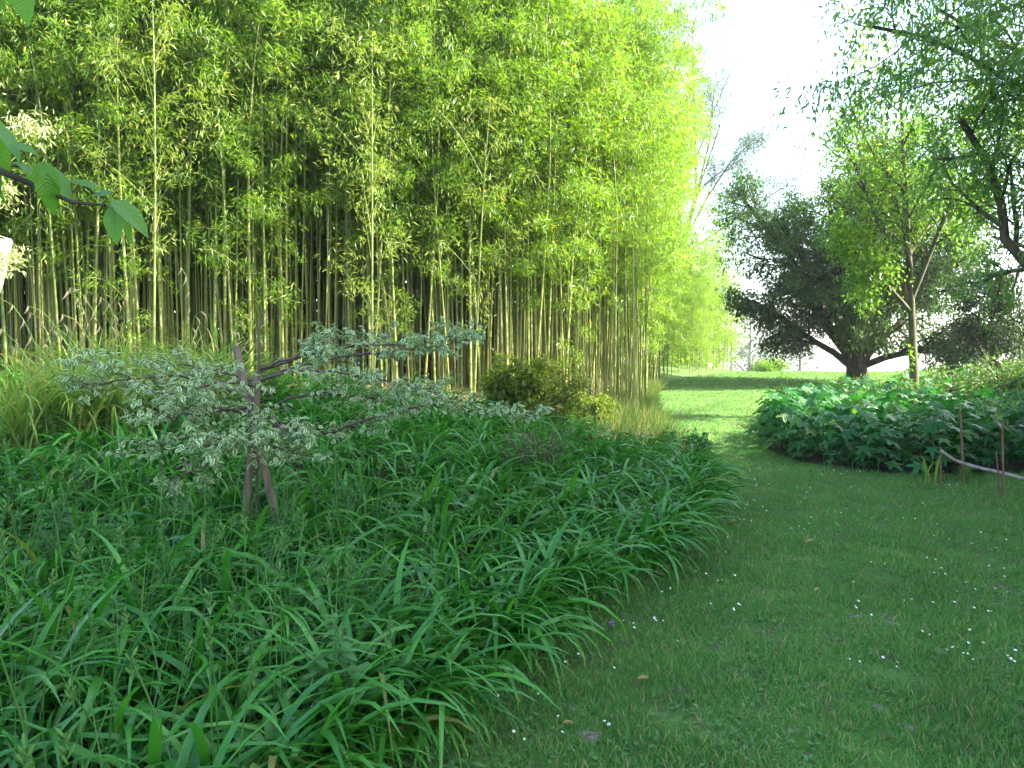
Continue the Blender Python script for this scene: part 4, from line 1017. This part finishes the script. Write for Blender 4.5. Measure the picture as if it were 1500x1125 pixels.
# clover and plantain rosettes in the turf
g = Geo(); n = 9000; y = 2.3 + 8 * r.random(n) ** 1.5; x = edge_l(y) + .05 + r.random(n) * (.75 * y + .8 - edge_l(y)); k = lawn_ok(x, y) & (vnoise(x, y, .6, 9) > -.15); x, y = x[k], y[k]; n = len(x)
a = r.uniform(0, 6.28, n); leaves(g, broad(.55, .05, .2), np.column_stack([x, y, gz(x, y) + r.uniform(.004, .03, n)]), norm(np.column_stack([np.cos(a), np.sin(a), r.uniform(0, .5, n)])), np.array([0, 0, 1.]), r.uniform(.014, .038, n))
tag(link('lawn_weeds', g.mesh('lawn_weeds', ['weed_leaf'])), 'small clover and rosette leaves in the turf', 'weeds', kind='stuff')

# bare pale spots of earth
for i, (bx, by, w) in enumerate(BARE):
    if w > .09: continue
    rr = np.random.default_rng(1100 + i); g = Geo(); m = 14; V = [(0, 0, .005)]
    for q, zz in ((.55, .005), (1.0, -.004)):
        for k in range(m):
            a = 6.283 * k / m; l = w * q * (1 + .3 * math.sin(3 * a + i) + rr.normal() * .2); V.append((math.cos(a) * l, math.sin(a) * l * 1.25, zz + rr.normal() * .002))
    F = [(0, 1 + k, 1 + (k + 1) % m) for k in range(m)]; g.add(V, F); g.F.append((np.array([(1 + k, 1 + m + k, 1 + m + (k + 1) % m, 1 + (k + 1) % m) for k in range(m)]), 0))
    o = link('bare_earth', g.mesh('bare_earth', ['pale_soil']), None, (bx, by, gz1(bx, by))); o['kind'] = 'structure'

# daisies
def daisy(seed):
    rr = np.random.default_rng(seed); g = Geo(); h = rr.uniform(.05, .08); b = rr.normal(size=2) * .012
    tube(g, np.array([(0, 0, -.005), (b[0] * .4, b[1] * .4, h * .6), (b[0], b[1], h)]), .0009, 4, 2)
    c = np.array([b[0], b[1], h]); n = 14; a = np.arange(n) * 6.283 / n
    up = norm(np.array([rr.normal() * .3, rr.normal() * .3 - .25, 1])); u = norm(np.cross(up, [1, 0, 0])); v = np.cross(up, u)
    d = np.cos(a)[:, None] * u + np.sin(a)[:, None] * v + up * .22
    leaves(g, kite(.34, .0, .02, .65), np.repeat([c], n, 0), d, up, .0125, 0)
    tube(g, np.array([c, c + up * .0018, c + up * .003]), np.array([.0042, .0036, .001]), 7, 1, cap=1)
    return g.mesh('daisy', ['petal', 'daisy_eye', 'stalk_green'])
DA = [daisy(1200 + i) for i in range(6)]
r = np.random.default_rng(1210)
def dais(n, pxr, pyr, lab, grp, sc=1.0):
    k = 0; tries = 0
    while k < n and tries < n * 30:
        tries += 1; px = r.uniform(*pxr); py = r.uniform(*pyr); d = 1071 * (1.6 - .06 * (py < 720)) / (py - 525); x = fx(px, d)
        if not lawn_ok(np.array([x]), np.array([d]))[0] or vnoise(np.array([x]), np.array([d]), .5, 2)[0] < -.1: continue
        k += 1; s = sc * .58 * r.uniform(.7, 1.2)
        tag(link('daisy', DA[r.integers(6)], None, (x, d, gz1(x, d)), (0, 0, r.normal() * .5), s), lab, 'daisy', grp)
dais(34, (880, 1090), (770, 930), 'white daisy in the turf beside the overhanging daylily blades', 'daisies along the daylily bed', 1.15)
dais(70, (1250, 1500), (775, 990), 'white daisy on the thin weedy turf in front of the bent pole', 'daisies on the thin turf', 1.1)
dais(80, (1090, 1420), (680, 790), 'tiny white daisy near the palmate-leaved border', 'daisies near the right border', 1.15)
dais(14, (660, 1000), (900, 1100), 'lone white daisy in the lawn near the closest daylilies', 'daisies in the near lawn', 1.1)
dais(26, (1010, 1110), (640, 720), 'tiny white daisy in the dappled part of the grass path', 'daisies on the dappled path', 1.2)
# a purple flower head and fallen leaves
d = 4.2; x = fx(897, d); g = Geo(); tube(g, np.array([(0, 0, -.01), (.004, 0, .05), (.006, 0, .085)]), .0016, 5, 1)
leaves(g, kite(.35, .02, .1, .6), np.tile([(.006, 0, .085)], (40, 1)), norm(rand_unit(40) + np.array([0, 0, .5])), np.array([0, 0, 1.]), .022, 0)
tag(link('clover_flower', g.mesh('clover_flower', ['purple_petal', 'stalk_green']), None, (x, d, gz1(x, d))), 'single pale purple flower head standing in the lawn near the daylilies', 'flower')
for i, (px, py, s, lab) in enumerate([(935, 990, .07, 'curled yellow fallen leaf on the lawn near the purple flower'), (825, 1056, .045, 'small tan fallen leaf beside the bare patch of earth'), (1183, 800, .075, 'yellowish fallen leaf lying on the middle of the path'), (1072, 770, .07, 'brownish fallen leaf beside the bend of the daylily bed'), (1197, 868, .06, 'dry fallen leaf standing up in the turf')]):
    d = 1071 * 1.56 / (py - 525); x = fx(px, d); g = Geo(); v, f = broad(.42, .22, -.25); leaves(g, (v, f), [(0, 0, .03)], [norm(np.array([1, .3 * i - .5, .1]))], [(0, -.3, 1)], s)
    tag(link('fallen_leaf', g.mesh('fallen_leaf', ['fallen_leaf']), None, (x, d, gz1(x, d) + .005)), lab, 'leaf')

# ------------------------------------------------------------------ unseen hedge bushes, added at the right to shade the palmate-leaved border
for i, (x, y, h) in enumerate([(12.4, 4.4, 4.2), (12.6, 9.0, 4.6)]):
    bushy('shading_hedge', x, y, h, 2.6, 1300 + i, 'tall laurel bush added out of view to shade the right border', 'shade_leaf', K_LEAF, .17, 22, 'hedge', 14)['group'] = 'added shading hedge out of view'

# ------------------------------------------------------------------ haze
g = Geo(); x0, x1, y0, y1, z0, z1 = -920, 920, -70, 920, -33, 34
g.add([(x0, y0, z0), (x1, y0, z0), (x1, y1, z0), (x0, y1, z0), (x0, y0, z1), (x1, y0, z1), (x1, y1, z1), (x0, y1, z1)], [(0, 3, 2, 1), (4, 5, 6, 7), (0, 1, 5, 4), (1, 2, 6, 5), (2, 3, 7, 6), (3, 0, 4, 7)])
m, nt, N, L = nt_new('haze_air'); out = N('ShaderNodeOutputMaterial'); pv = N('ShaderNodeVolumePrincipled')
pv.inputs['Color'].default_value = (.9, .95, 1, 1); pv.inputs['Density'].default_value = .0006; pv.inputs['Anisotropy'].default_value = .3
L(pv.outputs[0], out.inputs['Volume'])
tag(link('haze', g.mesh('haze', ['haze_air'], smooth=False)), 'thin pale haze in the air', 'haze', kind='stuff')
